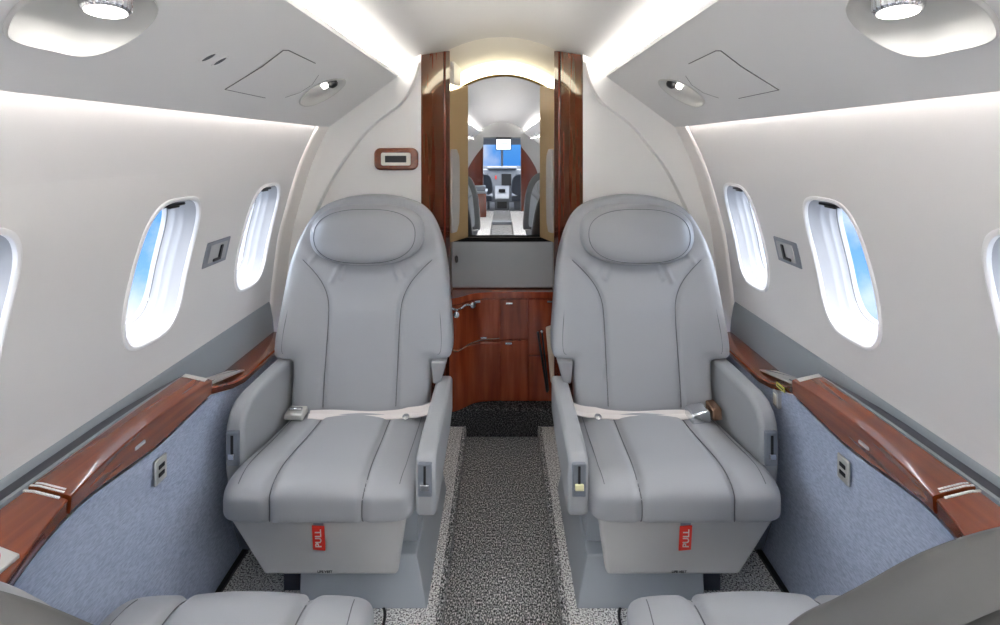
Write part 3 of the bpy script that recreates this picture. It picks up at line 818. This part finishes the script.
def pillow(outline, center, n, m1, m2, rb=.80):
    O = np.array(outline, float); C = np.array(center, float)
    rs = list(np.linspace(0.02, rb, m1)); h0 = (1 - rb**n)**(1/n)
    hs = [(1 - r**n)**(1/n) for r in rs]
    for h in np.linspace(h0, 0, m2 + 1)[1:]:
        rs.append((1 - h**n)**(1/n)); hs.append(h)
    P = np.concatenate([C + (O - C)*r for r in rs]); H = np.concatenate([np.full(len(O), h) for h in hs]); Rr = np.concatenate([np.full(len(O), r) for r in rs])
    N = len(O); F = []
    for i in range(len(rs)-1):
        for j in range(N):
            k = (j+1) % N
            F.append((i*N+j, i*N+k, (i+1)*N+k, (i+1)*N+j))
    F.append(tuple(range(N)))
    return P, H, Rr, F

HWT = [(.36, .222), (.44, .227), (.525, .229), (.540, .236), (.546, .275), (.549, .294), (.575, .2985), (.62, .2975), (.69, .290), (.75, .284), (.82, .276), (.872, .267), (.93, .250), (.985, .226), (1.022, .200), (1.05, .160), (1.068, .100), (1.075, .05)]
def back_outline():
    right = [(hw, z) for z, hw in HWT]
    pts = [(0, .352), (.12, .352), (.20, .353)] + right + [(0, 1.078)] + [(-x, z) for x, z in reversed(right)] + [(-.20, .353), (-.12, .352)]
    pts = chaikin(pts, 2, True)
    return resample(pts, 300)
def back_plane(z):
    return .085 + (z-.38)/.70*.165

BACK_C = (0, .70)
BSEAM = chaikin([(.118, .34), (.120, .50), (.120, .68), (.126, .735), (.150, .785), (.192, .832), (.232, .868)], 2)
BSEAM_L = [(-x, z) for x, z in BSEAM]

SEAT_CACHE = {}
def seat_geometry():
    if SEAT_CACHE: return SEAT_CACHE
    out = back_outline()
    n = 6
    P, H, Rr, F = pillow(out, BACK_C, n, 46, 12, .84)
    inset = BACK_C + (out - np.array(BACK_C))*.885
    inset_l = [tuple(p) for p in inset] + [tuple(inset[0])]
    def front(Pp, Hh):
        Pp = np.asarray(Pp, float)
        d = np.minimum(seg_dist(Pp, BSEAM), seg_dist(Pp, BSEAM_L))
        g = .008*np.exp(-(d/.008)**2)
        # padded lanes: slight crown in the centre panel and the wings
        d2 = seg_dist(Pp, inset_l)
        g += .005*np.exp(-(d2/.007)**2)
        cr = .010*np.clip(1 - (Pp[:, 0]/.12)**2, 0, 1)*np.clip((.80-Pp[:, 1])/.1, 0, 1)
        wr = np.zeros(len(Pp))
        for (x0, z0, x1, z1, a) in ((-.095, .845, -.118, .79, .005), (-.07, .85, -.085, .80, .004), (.09, .845, .112, .80, .004), (.155, .86, .175, .835, .003), (-.18, .875, -.20, .85, .003), (.12, .85, .14, .81, .003)):
            wr += 1.5*a*np.exp(-(seg_dist(Pp, [(x0, z0), (x1, z1)])/.0065)**2)
        # hollow around the head cushion
        hr = .017*np.exp(-(((Pp[:, 0]/.20)**2 + ((Pp[:, 1]-.945)/.105)**2 - 1)/.35)**2)
        wing = .020*np.clip((np.abs(Pp[:, 0])-.13)/.13, 0, 1)**2
        y = back_plane(Pp[:, 1]) + .040 - .062*Hh + (g - cr - wr + hr - wing)*Hh
        return np.stack([Pp[:, 0], y, Pp[:, 1]], 1)
    V = front(P, H)
    SEAT_CACHE['front'] = (V, F)
    # shell
    Ps, Hs, Rs, Fs = pillow(out, BACK_C, 4, 14, 10, .8)
    Vs = np.stack([Ps[:, 0]*.992, back_plane(Ps[:, 1]) + .044 + .075*Hs, BACK_C[1] + (Ps[:, 1]-BACK_C[1])*.992], 1)
    Ps2 = [(p[0]*.985, back_plane(p[1])+.030, BACK_C[1]+(p[1]-BACK_C[1])*.985) for p in out]
    SEAT_CACHE['shell'] = (Vs, Fs, Ps2, len(out))
    rf = pillow_surface(out, BACK_C, n)
    def on_front(poly, lift=.0006):
        Q = np.array(poly, float); r = np.clip(rf(Q), 0, .999); h = (1 - r**n)**(1/n)
        W = front(Q, h); W[:, 1] -= lift
        return W
    SEAT_CACHE['on_front'] = on_front
    SEAT_CACHE['inset'] = inset
    # head cushion
    hc = []
    for k in range(160):
        t = 2*math.pi*k/160; c, s = math.cos(t), math.sin(t)
        e = 2.9
        x = .203*math.copysign(abs(c)**(2/e), c); z = .098*math.copysign(abs(s)**(2/e), s)
        x *= (1 - .10*max(0, -z/.098)**1.5 - .05*max(0, z/.098)**2)
        z += .006*(1 - (x/.187)**2) if z > 0 else -.004*(1-(x/.187)**2)
        hc.append((x - .009, .943 + z))
    Ph, Hh, Rh, Fh = pillow(hc, (-.009, .943), 3.2, 16, 12, .7)
    dl = np.abs(Rh - .86)
    yh = back_plane(Ph[:, 1]) + .026 - .098*Hh - .006*np.clip((.943-Ph[:, 1])/.09, 0, 1)*Hh + .003*np.exp(-(dl/.02)**2)
    SEAT_CACHE['head'] = (np.stack([Ph[:, 0], yh, Ph[:, 1]], 1), Fh)
    hp = [(-.009 + .86*(x+.009), .943 + .86*(z-.943)) for x, z in hc]
    hh = (1 - .86**3.2)**(1/3.2)
    SEAT_CACHE['headseam'] = [(x, back_plane(z)+.026-.098*hh - .006*min(1, max(0, (.943-z)/.09))*hh + .0014, z) for x, z in hp]
    # seat cushion
    half = [(.0, -.312), (.10, -.312), (.19, -.311), (.230, -.303), (.2455, -.278), (.2465, -.22), (.236, -.10), (.228, .03), (.222, .12), (.19, .14), (.0, .14)]
    co = half + [(-x, y) for x, y in reversed(half[1:-1])]
    co = resample(chaikin(co, 2, True), 280)
    CC = (0, -.08); nc = 5.0
    Pc, Hc, Rc, Fc = pillow(co, CC, nc, 40, 16, .80)
    seamc = [(.108, .13), (.110, 0), (.116, -.15), (.120, -.27), (.121, -.33)]
    side = [(.205, .10), (.208, -.1), (.21, -.22), (.205, -.28)]
    seams = [seamc, [(-x, y) for x, y in seamc]]
    sides = [side, [(-x, y) for x, y in side]]
    def zmid(y): return .347 - .022*np.clip((y+.25)/.35, 0, 1) + .006*np.exp(-((y+.2)/.1)**2)
    rfc = pillow_surface(co, CC, nc)
    def top(Pp, Hh, sgn=1):
        Pp = np.asarray(Pp, float)
        d = np.minimum(seg_dist(Pp, seams[0]), seg_dist(Pp, seams[1]))
        g = .010*np.exp(-(d/.010)**2)
        d = np.minimum(seg_dist(Pp, sides[0]), seg_dist(Pp, sides[1]))
        g2 = .003*np.exp(-(d/.006)**2)
        cr = .010*np.cos(np.clip(Pp[:, 0]/.118, -1, 1)*math.pi/2)**1.0 * (Hh)
        r = np.clip(rfc(Pp), 1e-4, 1)
        Q = np.array(CC) + (Pp - np.array(CC))*(1 - (g*.9*(1-Hh**3))/.2)[:, None]
        z = zmid(Pp[:, 1]) + sgn*(.062 if sgn > 0 else .052)*Hh
        if sgn > 0: z += (cr - g*Hh - g2*Hh)
        # waterfall at the front
        z -= .010*np.clip((-.20-Pp[:, 1])/.10, 0, 1)**2*(1 if sgn > 0 else 0)
        return np.stack([Q[:, 0], Q[:, 1], z], 1)
    Vt = top(Pc, Hc, 1); Vb = top(Pc, Hc, -1)
    SEAT_CACHE['cush'] = (Vt, Fc, Vb)
    def seam_path(poly):
        x_of = lambda y: interp(-y, [-p[1] for p in poly], [p[0] for p in poly])
        pts = []; hs = []
        y = .12
        lo = None
        ys = list(np.linspace(.11, -.27, 40))
        # find the front edge
        a, b = -.2, -.33
        for _ in range(40):
            m = (a+b)/2
            if rfc([(x_of(m), m)])[0] < 1: a = m
            else: b = m
        ye = a
        for yy in np.linspace(.11, ye + .02, 34):
            r = min(rfc([(x_of(yy), yy)])[0], .9999); pts.append((x_of(yy), yy)); hs.append((1-r**nc)**(1/nc))
        W = list(top(np.array(pts), np.array(hs), 1) + np.array([0, 0, .0014]))
        h0 = hs[-1]
        for h in np.linspace(h0, 0, 10)[1:]:
            r = (1-h**nc)**(1/nc)
            yy = CC[1] + (ye - CC[1])*r
            w = top(np.array([(x_of(ye), yy)]), np.array([h]), 1)[0]; w[1] -= .0008; W.append(w)
        for h in np.linspace(0, .7, 6)[1:]:
            r = (1-h**nc)**(1/nc)
            yy = CC[1] + (ye - CC[1])*r
            w = top(np.array([(x_of(ye), yy)]), np.array([h]), -1)[0]; w[1] -= .0008; W.append(w)
        return W
    SEAT_CACHE['cseams'] = [seam_path(s) for s in seams]
    SEAT_CACHE['csides'] = []
    for s in sides:
        Q = resample(s, 30, closed=False); r = np.clip(rfc(Q), 0, .999)
        W = top(Q, (1-r**nc)**(1/nc), 1); W[:, 2] += .0018
        SEAT_CACHE['csides'].append(W)
    return SEAT_CACHE

def make_seat(m, label, loc, buckle):
    """m = +1: aisle on local +x, m = -1: aisle on local -x; the seat faces local -y"""
    G = seat_geometry()
    root = thing('cabin_seat', label, 'seat', loc, group='grey leather cabin seats')
    X = lambda vs: [(m*v[0], v[1], v[2]) for v in vs]
    def part(q, name, mt, parent=root, **k):
        q.v = X(q.v); return q.build(name, mt, parent, **k)
    V, F = G['front']
    q = MB(); q.add(V, F); bk = part(q, 'backrest', M['leather'], smooth=80)
    on = G['on_front']
    for bs_ in (BSEAM, BSEAM_L):
        q = MB(); q.tube(on(resample(bs_[:-1], 70, False), .0010), .0014, 6); part(q, 'back_seam', M['seam'], bk)
    q = MB(); q.tube(on(G['inset'], .0012), .0014, 6, closed=True); part(q, 'border_stitching', M['seam'], bk)
    Vs, Fs, P2, n = G['shell']
    q = MB(); q.add(Vs, Fs)
    N = n; last = len(Vs) - N
    rim = [tuple(Vs[last + j]) for j in range(N)]
    q.loft([rim, P2], closed=True)
    part(q, 'back_shell', M['leather_shell'], smooth=60)
    V, F = G['head']; q = MB(); q.add(V, F); hd = part(q, 'headrest', M['leather'], smooth=80)
    q = MB(); q.tube(G['headseam'], .0011, 6, closed=True); part(q, 'head_stitching', M['seam'], hd)
    Vt, Fc, Vb = G['cush']
    q = MB(); q.add(Vt, Fc); q.add(Vb, Fc); cu = part(q, 'seat_cushion', M['leather'], smooth=80)
    q = MB()
    for s, r_ in [(s, .0014) for s in G['cseams']] + [(s, .0009) for s in G['csides']]:
        q = MB(); q.tube(s, r_, 6); part(q, 'cushion_seam', M['seam'], cu)
    # outer armrest (wall side)
    pr = [(.150, .542), (.02, .5445), (-.10, .545), (-.138, .538), (-.168, .518), (-.184, .488), (-.190, .45), (-.188, .37), (-.178, .315), (-.14, .285), (.150, .285)]
    q = MB(); q.prism([(-.292, y, z) for y, z in pr], (.052, 0, 0)); ar = part(q, 'armrest', M['leather_arm'], bevel=.014, segs=4, smooth=50)
    q = MB(); q.box((-.284, -.1955, .384), (-.249, -.184, .478)); part(q, 'control_plate', M['control'], ar, bevel=.004)
    q = MB(); q.box((-.270, -.197, .415), (-.263, -.190, .468)); part(q, 'control_slot', M['black'], ar, smooth=None)
    q = MB(); q.box((-.275, -.202, .405), (-.258, -.194, .420)); part(q, 'control_lever', M['chrome'], ar, bevel=.002)
    # inner armrest (aisle side)
    pr = [(.150, .476), (.0, .477), (-.20, .475), (-.262, .471), (-.282, .464), (-.290, .449), (-.290, .335), (-.280, .312), (-.25, .302), (.05, .33), (.150, .36)]
    q = MB(); q.prism([(.2455, y, z) for y, z in pr], (.052, 0, 0)); ar = part(q, 'armrest', M['leather_arm'], bevel=.012, segs=4, smooth=50)
    q = MB(); q.box((.253, -.2955, .370), (.289, -.284, .455)); part(q, 'control_plate', M['control'], ar, bevel=.004)
    q = MB(); q.box((.268, -.297, .403), (.274, -.29, .449)); part(q, 'control_slot', M['black'], ar, smooth=None)
    q = MB(); q.box((.260, -.302, .390), (.282, -.294, .405)); part(q, 'control_lever', M['chrome'] if m > 0 else M['ivory'], ar, bevel=.002)
    # hinge covers under the wings
    q = MB(); q.hexa([(.237, .095, .47), (.262, .095, .47), (.262, .16, .47), (.237, .16, .47)], [(.232, .085, .548), (.284, .085, .548), (.284, .18, .548), (.232, .18, .548)])
    part(q, 'hinge_cover', M['hinge'], bevel=.006)
    # base
    q = MB()
    q.hexa([(-.084, -.198, 0), (.263, -.198, 0), (.263, .28, 0), (-.084, .28, 0)], [(-.084, -.184, .136), (.232, -.184, .136), (.232, .28, .136), (-.084, .28, .136)])
    part(q, 'base', M['plastic_blue'], bevel=.004)
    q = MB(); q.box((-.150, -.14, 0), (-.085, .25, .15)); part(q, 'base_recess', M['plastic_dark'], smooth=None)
    q = MB(); q.hexa([(-.205, -.13, .137), (.226, -.14, .137), (.226, .26, .137), (-.205, .26, .137)], [(-.225, -.20, .316), (.240, -.20, .316), (.240, .26, .316), (-.225, .26, .316)])
    part(q, 'pedestal', M['plastic_blue'], bevel=.004)
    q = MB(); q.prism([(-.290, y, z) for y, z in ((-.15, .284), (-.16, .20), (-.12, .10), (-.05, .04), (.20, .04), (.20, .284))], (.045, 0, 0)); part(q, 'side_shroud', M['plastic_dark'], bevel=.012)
    # leg rest panel
    q = MB(); q.hexa([(-.160, -.236, .124), (.190, -.236, .124), (.190, -.209, .124), (-.160, -.209, .124)], [(-.242, -.256, .288), (.215, -.256, .288), (.215, -.217, .288), (-.242, -.217, .288)])
    lg = part(q, 'leg_rest', M['plastic_grey'], bevel=.010, segs=4)
    q = MB(); q.box((-.230, -.240, .290), (.207, -.18, .303)); part(q, 'leg_rest_hinge', M['plastic_grey'], bevel=.003)
    # pull tag
    tx = -.010
    def fy(z): return -.236 - (z-.124)/.164*.020
    q = MB(); q.hexa([(tx-.013, fy(.265)-.003, .265), (tx+.013, fy(.265)-.003, .265), (tx+.013, fy(.265)-.0015, .265), (tx-.013, fy(.265)-.0015, .265)], [(tx-.014, -.262, .312), (tx+.014, -.262, .312), (tx+.014, -.2605, .312), (tx-.014, -.2605, .312)])
    tg = part(q, 'pull_tag', M['red'], lg, smooth=None)
    tg.data.materials.clear(); tg.data.materials.append(M['strap'])
    q = MB(); q.hexa([(tx-.015, fy(.214)-.0075, .206), (tx+.017, fy(.214)-.0075, .203), (tx+.017, fy(.214)-.0045, .203), (tx-.015, fy(.214)-.0045, .206)], [(tx-.016, fy(.273)-.0065, .273), (tx+.016, fy(.273)-.0065, .271), (tx+.016, fy(.273)-.0035, .271), (tx-.016, fy(.273)-.0035, .273)])
    part(q, 'red_tab', M['red'], lg, bevel=.001)
    me = text_mesh('PULL', .0205)
    me.materials.clear(); me.materials.append(M['whiteink'])
    t = bpy.data.objects.new('tag_lettering', me); link(t); t.parent = lg
    sl = math.atan2(.022, .159)
    t.matrix_local = Matrix.Translation((m*tx + .001, fy(.239)-.0084, .2385)) @ Matrix.Rotation(.092, 4, 'X') @ Matrix.Rotation(math.radians(90), 4, 'X') @ Matrix.Rotation(math.radians(90), 4, 'Z') @ Matrix.Diagonal((1.12, 1.1, 1, 1))
    me = text_mesh('LIFE VEST', .0095)
    me.materials.clear(); me.materials.append(M['ink'])
    t = bpy.data.objects.new('panel_lettering', me); link(t); t.parent = lg
    t.matrix_local = Matrix.Translation((0, fy(.134)-.0006, .135)) @ Matrix.Rotation(math.radians(90)+sl*1.0, 4, 'X')
    # lap belt
    def ribbon(path, w, th=.0022):
        q = MB(); P = [Vector(p) for p in path]; secs = []
        for i, p in enumerate(P):
            tv = (P[min(i+1, len(P)-1)] - P[max(i-1, 0)]).normalized()
            tw = w[i] if isinstance(w, list) else w
            side = tw[0].normalized() if False else Vector(tw)
            nrm = tv.cross(side).normalized()*th
            secs.append([p - side + nrm, p + side + nrm, p + side - nrm, p - side - nrm])
        q.loft(secs, closed=True, caps=True); return q
    bs = []
    n = 26
    pa = []; wa = []; pb = []; wb = []
    for k in range(n):
        u = k/(n-1)
        x = -.150 + .392*u
        rise = .026*max(0, (u-.84)/.16)**1.3 + .007*math.exp(-((u-.83)/.07)**2)
        pa.append((x, .052 - .005*math.sin(u*6.5) - .012*max(0, (u-.8)), .396 + .002*math.sin(u*9) + rise))
        wa.append((0, .004, .0085+.002*math.sin(u*8)))
        pb.append((x, .034 + .004*math.sin(u*6+2), .3935 + .0015*math.sin(u*11+1) + .7*rise))
        wb.append((0, .006, .0045+.002*math.sin(u*6)))
    q = ribbon(pa, wa); bl = part(q, 'seat_belt', M['belt'], smooth=60)
    q = ribbon(pb, wb); part(q, 'belt_strap', M['belt'], bl, smooth=60)
    if buckle == 'flat':
        q = MB(); q.hexa([(-.222, .020, .392), (-.158, .012, .392), (-.158, .062, .398), (-.222, .068, .398)], [(-.220, .022, .410), (-.160, .014, .412), (-.160, .060, .418), (-.220, .066, .416)])
        part(q, 'buckle', M['satin'], bl, bevel=.005)
        q = MB(); q.box((-.212, .034, .413), (-.170, .046, .421)); part(q, 'buckle_lid', M['chrome'], bl, bevel=.003)
    else:
        q = MB(); q.hexa([(-.188, .004, .392), (-.124, -.006, .390), (-.114, .04, .402), (-.178, .052, .404)], [(-.186, .010, .424), (-.128, .000, .420), (-.118, .046, .428), (-.176, .058, .432)])
        part(q, 'buckle', M['chrome'], bl, bevel=.005)
        q = MB(); q.hexa([(-.226, .014, .394), (-.194, .008, .394), (-.186, .05, .404), (-.218, .058, .404)], [(-.226, .020, .430), (-.194, .014, .428), (-.186, .056, .438), (-.218, .064, .438)])
        part(q, 'buckle_tongue', M['bronze'], bl, bevel=.005)
    q = MB(); q.lathe([(.001, 0), (.010, 0), (.011, .004), (.001, .006)], (.165, .012, .405), (0, -.4, 1), 16); part(q, 'belt_anchor', M['chrome'], bl)
    return root

left = make_seat(1, 'grey leather cabin seat left of the aisle below the framed digital display', (-.465, 1.55, 0), 'flat')
right = make_seat(-1, 'grey leather cabin seat right of the aisle with raised buckle, facing the camera', (.465, 1.55, 0), 'raised')
a = copy_tree(right); a.location = (-.484, .665, 0); a.rotation_euler = (0, 0, math.pi)
a['label'] = 'nearest grey seat at the lower left corner, turned towards the mirror'
b = copy_tree(left); b.location = (.478, .665, 0); b.rotation_euler = (0, 0, math.pi)
G0 = seat_geometry()
def recline(root, deg, drop_in, drop_out):
    t = math.radians(-deg); h = Vector((0, .10, .40)); RR = Matrix.Rotation(t, 3, 'X')
    for ch in root.children:
        n = ch.name.split('.')[0]
        if n in ('backrest', 'back_shell', 'headrest'):
            ch.rotation_euler = (t, 0, 0); ch.location = h - RR @ h
            if n == 'headrest':
                ch.location += RR @ Vector((0, .012, -.030))
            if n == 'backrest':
                # same leather darkened outside the stitched line, standing in for dimmer light
                ch.data = ch.data.copy(); ch.data.materials.append(M['leather_dimmed'])
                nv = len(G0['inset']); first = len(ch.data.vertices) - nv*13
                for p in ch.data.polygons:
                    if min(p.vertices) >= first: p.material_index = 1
        elif n == 'armrest':
            inner = abs(ch.bound_box[0][2] - .302) < .02 and ch.dimensions.z < .20
            ch.location.z = -(drop_in if inner else drop_out)
bpy.context.view_layer.update()
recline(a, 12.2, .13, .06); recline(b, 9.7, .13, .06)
b['label'] = 'nearest grey seat at the lower right corner, its shoulder hiding the ledge'

# ------------------------------------------------------------------ cockpit end, seen in the mirror
q = MB()
for sg in (-1, 1):
    q.prism([(sg*.365, YF, -.06), (sg*.365, YF, 1.75), (sg*.90, YF, 1.75), (sg*.90, YF, -.06)], (0, -.03, 0))
q.box((-.366, YF, 1.44), (.366, YF-.03, 1.75))
tag(q.build('wall_front', M['ceiling'], smooth=None), kind='structure')
for sg, sd in ((-1, 'left'), (1, 'right')):
    q = MB(); arc = chaikin([(.37, 1.27), (.40, 1.22), (.50, 1.10), (.60, .95), (.68, .80), (.72, .60)], 2)
    q.prism([(sg*x, YF+.025, z) for x, z in arc] + [(sg*.76, YF+.025, 0.0), (sg*.37, YF+.025, 0.0)], (0, -.024, 0))
    o = q.build('cockpit_partition', M['woodv'], smooth=30)
    tag(o, 'mahogany cockpit partition on the %s of the aisle, seen in the mirror' % sd, 'partition', 'cockpit partitions')
mo = thing('monitor', 'white lit monitor hanging above the cockpit doorway in the mirror', 'monitor', (.03, YF+.06, 1.44))
q = MB(); q.box((-.15, -.02, -.25), (.15, .02, .0)); q.build('housing', M['black'], mo, bevel=.006)
q = MB(); q.box((-.08, -.05, -.03), (.08, -.0, .0)); q.build('ceiling_mount', M['black'], mo, smooth=None)
q = MB(); q.box((-.135, .019, -.235), (.135, .022, -.04)); q.build('screen', M['screen'], mo, smooth=None)
q = MB(); q.box((-.09, .0225, -.13), (.10, .0235, -.115)); q.box((-.05, .0225, -.19), (.07, .0235, -.18)); q.box((-.08, .0225, -.09), (.02, .0235, -.082)); q.build('print', M['blueink'], mo, smooth=None)
# nose shell
q = MB()
q.box((-.80, YF-.03, -.12), (.80, -7.1, -.06))
for sg in (-1, 1):
    q.box((sg*.78, YF-.03, -.1), (sg*.82, -7.1, .80)); q.box((sg*.78, YF-.03, .8), (sg*.82, -5.6, 1.75))
    q.box((sg*.78, -6.9, .8), (sg*.82, -7.1, 1.75))
q.box((-.82, YF-.03, 1.42), (.82, -5.75, 1.47)); q.box((-.82, -7.1, -.1), (.82, -7.06, .80))
q.hexa([(-.82, -5.75, 1.42), (.82, -5.75, 1.42), (.82, -6.1, 1.30), (-.82, -6.1, 1.30)], [(-.82, -5.75, 1.47), (.82, -5.75, 1.47), (.82, -6.1, 1.35), (-.82, -6.1, 1.35)])
tag(q.build('wall_cockpit', M['cockpit'], smooth=None), kind='structure')
q = MB(); q.hexa([(-.025, -6.1, 1.30), (.025, -6.1, 1.30), (.025, -6.15, 1.30), (-.025, -6.15, 1.30)], [(-.025, -6.95, .8), (.025, -6.95, .8), (.025, -7.0, .8), (-.025, -7.0, .8)])
tag(q.build('window_14', M['cockpit'], smooth=None), kind='structure')
ip = thing('instrument_panel', 'grey cockpit instrument panel with dark screens in the mirror', 'instrument panel', (0, -6.6, 0))
q = MB(); q.hexa([(-.76, -.1, .10), (.76, -.1, .10), (.76, .12, .10), (-.76, .12, .10)], [(-.76, -.1, .74), (.76, -.1, .74), (.76, .0, .74), (-.76, .0, .74)]); q.build('dash', M['cockpit'], ip, bevel=.02)
q = MB(); q.box((-.34, -.15, .74), (.34, .06, .80)); q.build('glareshield', M['cockpit'], ip, bevel=.02)
for xc, w, mt in ((.10, .11, 'black'), (-.14, .015, 'red'), (-.45, .14, 'black'), (.45, .14, 'black')):
    z0_, z1_ = (.38, .64) if mt == 'black' else (.52, .60)
    f_ = lambda z: .085 - (z-.38)/.26*.055
    q = MB(); q.hexa([(xc-w, f_(z0_), z0_), (xc+w, f_(z0_), z0_), (xc+w, f_(z0_)-.025, z0_), (xc-w, f_(z0_)-.025, z0_)], [(xc-w, f_(z1_), z1_), (xc+w, f_(z1_), z1_), (xc+w, f_(z1_)-.03, z1_), (xc-w, f_(z1_)-.03, z1_)]); q.build('display_screen', M[mt], ip, smooth=None)
q = MB(); q.hexa([(-.15, .12, -.058), (.15, .12, -.058), (.15, 1.05, -.058), (-.15, 1.05, -.058)], [(-.17, .05, .38), (.17, .05, .38), (.15, 1.0, .18), (-.15, 1.0, .18)]); q.build('center_pedestal', M['cockpit'], ip, bevel=.02)
q = MB(); q.box((-.07, .5, .28), (.07, .62, .34)); q.box((-.1, 1.05, -.02), (.1, 1.06, .12)); q.build('lever_block', M['black'], ip, smooth=None)
for sg, sd in ((-1, 'left'), (1, 'right')):
    ps = thing('pilot_seat', 'slate %s pilot seat behind the cockpit doorway in the mirror' % sd, 'pilot seat', (sg*.40, -5.75, -.058), group='pilot seats')
    q = MB(); q.prism(chaikin([(-.20, .08, .30), (.20, .08, .30), (.21, .10, .55), (.15, .14, .75), (-.15, .14, .75), (-.21, .10, .55)], 2, True), (0, .09, 0)); q.build('backrest', M['cockpit_dark'], ps, bevel=.02)
    q = MB(); q.box((-.20, -.38, .18), (.20, .12, .30)); q.build('seat', M['cockpit_dark'], ps, bevel=.03)
    q = MB(); q.box((-.14, -.3, 0), (.14, .05, .18)); q.build('base', M['cockpit'], ps, bevel=.01)
gl = thing('galley_unit', 'low pale galley unit with wooden side near the cockpit in the mirror', 'cabinet', (-.42, -4.4, 0))
q = MB(); q.box((-.22, -.3, 0), (.14, .3, .42)); q.build('carcass', M['woodv'], gl, bevel=.006)
q = MB(); q.box((-.23, -.31, .42), (.15, .31, .46)); q.build('top', M['control'], gl, bevel=.01)
q = MB(); q.box((-.10, .05, .46), (.12, .25, .55)); q.build('bin', M['control'], gl, bevel=.015)

# ------------------------------------------------------------------ sky, camera, view
w = bpy.data.worlds.new('sky'); SC.world = w; w.use_nodes = True
nt = w.node_tree; nt.nodes.clear()
out = nt.nodes.new('ShaderNodeOutputWorld'); bg = nt.nodes.new('ShaderNodeBackground')
tc = nt.nodes.new('ShaderNodeTexCoord'); sx = nt.nodes.new('ShaderNodeSeparateXYZ')
nt.links.new(tc.outputs['Generated'], sx.inputs[0])
rp = nt.nodes.new('ShaderNodeValToRGB'); mr_ = nt.nodes.new('ShaderNodeMapRange')
mr_.inputs['From Min'].default_value = -.5; mr_.inputs['From Max'].default_value = .5
nt.links.new(sx.outputs['Z'], mr_.inputs['Value']); nt.links.new(mr_.outputs['Result'], rp.inputs['Fac'])
e = rp.color_ramp.elements
e[0].position = .10; e[0].color = lin((215, 232, 250))
e[1].position = 1.0; e[1].color = lin((250, 250, 255))
for p, c in ((.30, (128, 186, 250)), (.46, (72, 150, 240)), (.52, (96, 168, 245)), (.62, (200, 225, 255))):
    x = e.new(p); x.color = lin(c)
nz = nt.nodes.new('ShaderNodeTexNoise'); nz.inputs['Scale'].default_value = 5.5; nz.inputs['Detail'].default_value = 6
nt.links.new(tc.outputs['Generated'], nz.inputs['Vector'])
cr = nt.nodes.new('ShaderNodeValToRGB'); cr.color_ramp.elements[0].position = .52; cr.color_ramp.elements[1].position = .68
nt.links.new(nz.outputs['Fac'], cr.inputs['Fac'])
mx = nt.nodes.new('ShaderNodeMix'); mx.data_type = 'RGBA'
mx.inputs[7].default_value = lin((236, 243, 252))
nt.links.new(cr.outputs['Color'], mx.inputs[0]); nt.links.new(rp.outputs['Color'], mx.inputs[6])
nt.links.new(mx.outputs[2], bg.inputs['Color'])
st = nt.nodes.new('ShaderNodeMapRange'); st.inputs['From Min'].default_value = .0; st.inputs['From Max'].default_value = .35
st.inputs['To Min'].default_value = .60; st.inputs['To Max'].default_value = 6.0
nt.links.new(sx.outputs['Z'], st.inputs['Value']); nt.links.new(st.outputs['Result'], bg.inputs['Strength'])
nt.links.new(bg.outputs[0], out.inputs['Surface'])

cam = bpy.data.cameras.new('camera'); co = bpy.data.objects.new('camera', cam); link(co)
co.location = (0, 0, CAMZ); co.rotation_euler = (math.radians(90), 0, 0)
cam.sensor_width = 36; cam.lens = 18.0; cam.shift_x = -.002; cam.shift_y = -.1655
cam.clip_start = .01
SC.camera = co
SC.view_settings.view_transform = 'Standard'; SC.view_settings.look = 'None'
SC.view_settings.gamma = 1.0; SC.view_settings.use_curve_mapping = False
SC.view_settings.exposure = 1.15
SC.cycles.use_denoising = True
SC.cycles.max_bounces = 10; SC.cycles.diffuse_bounces = 6; SC.cycles.transparent_max_bounces = 12
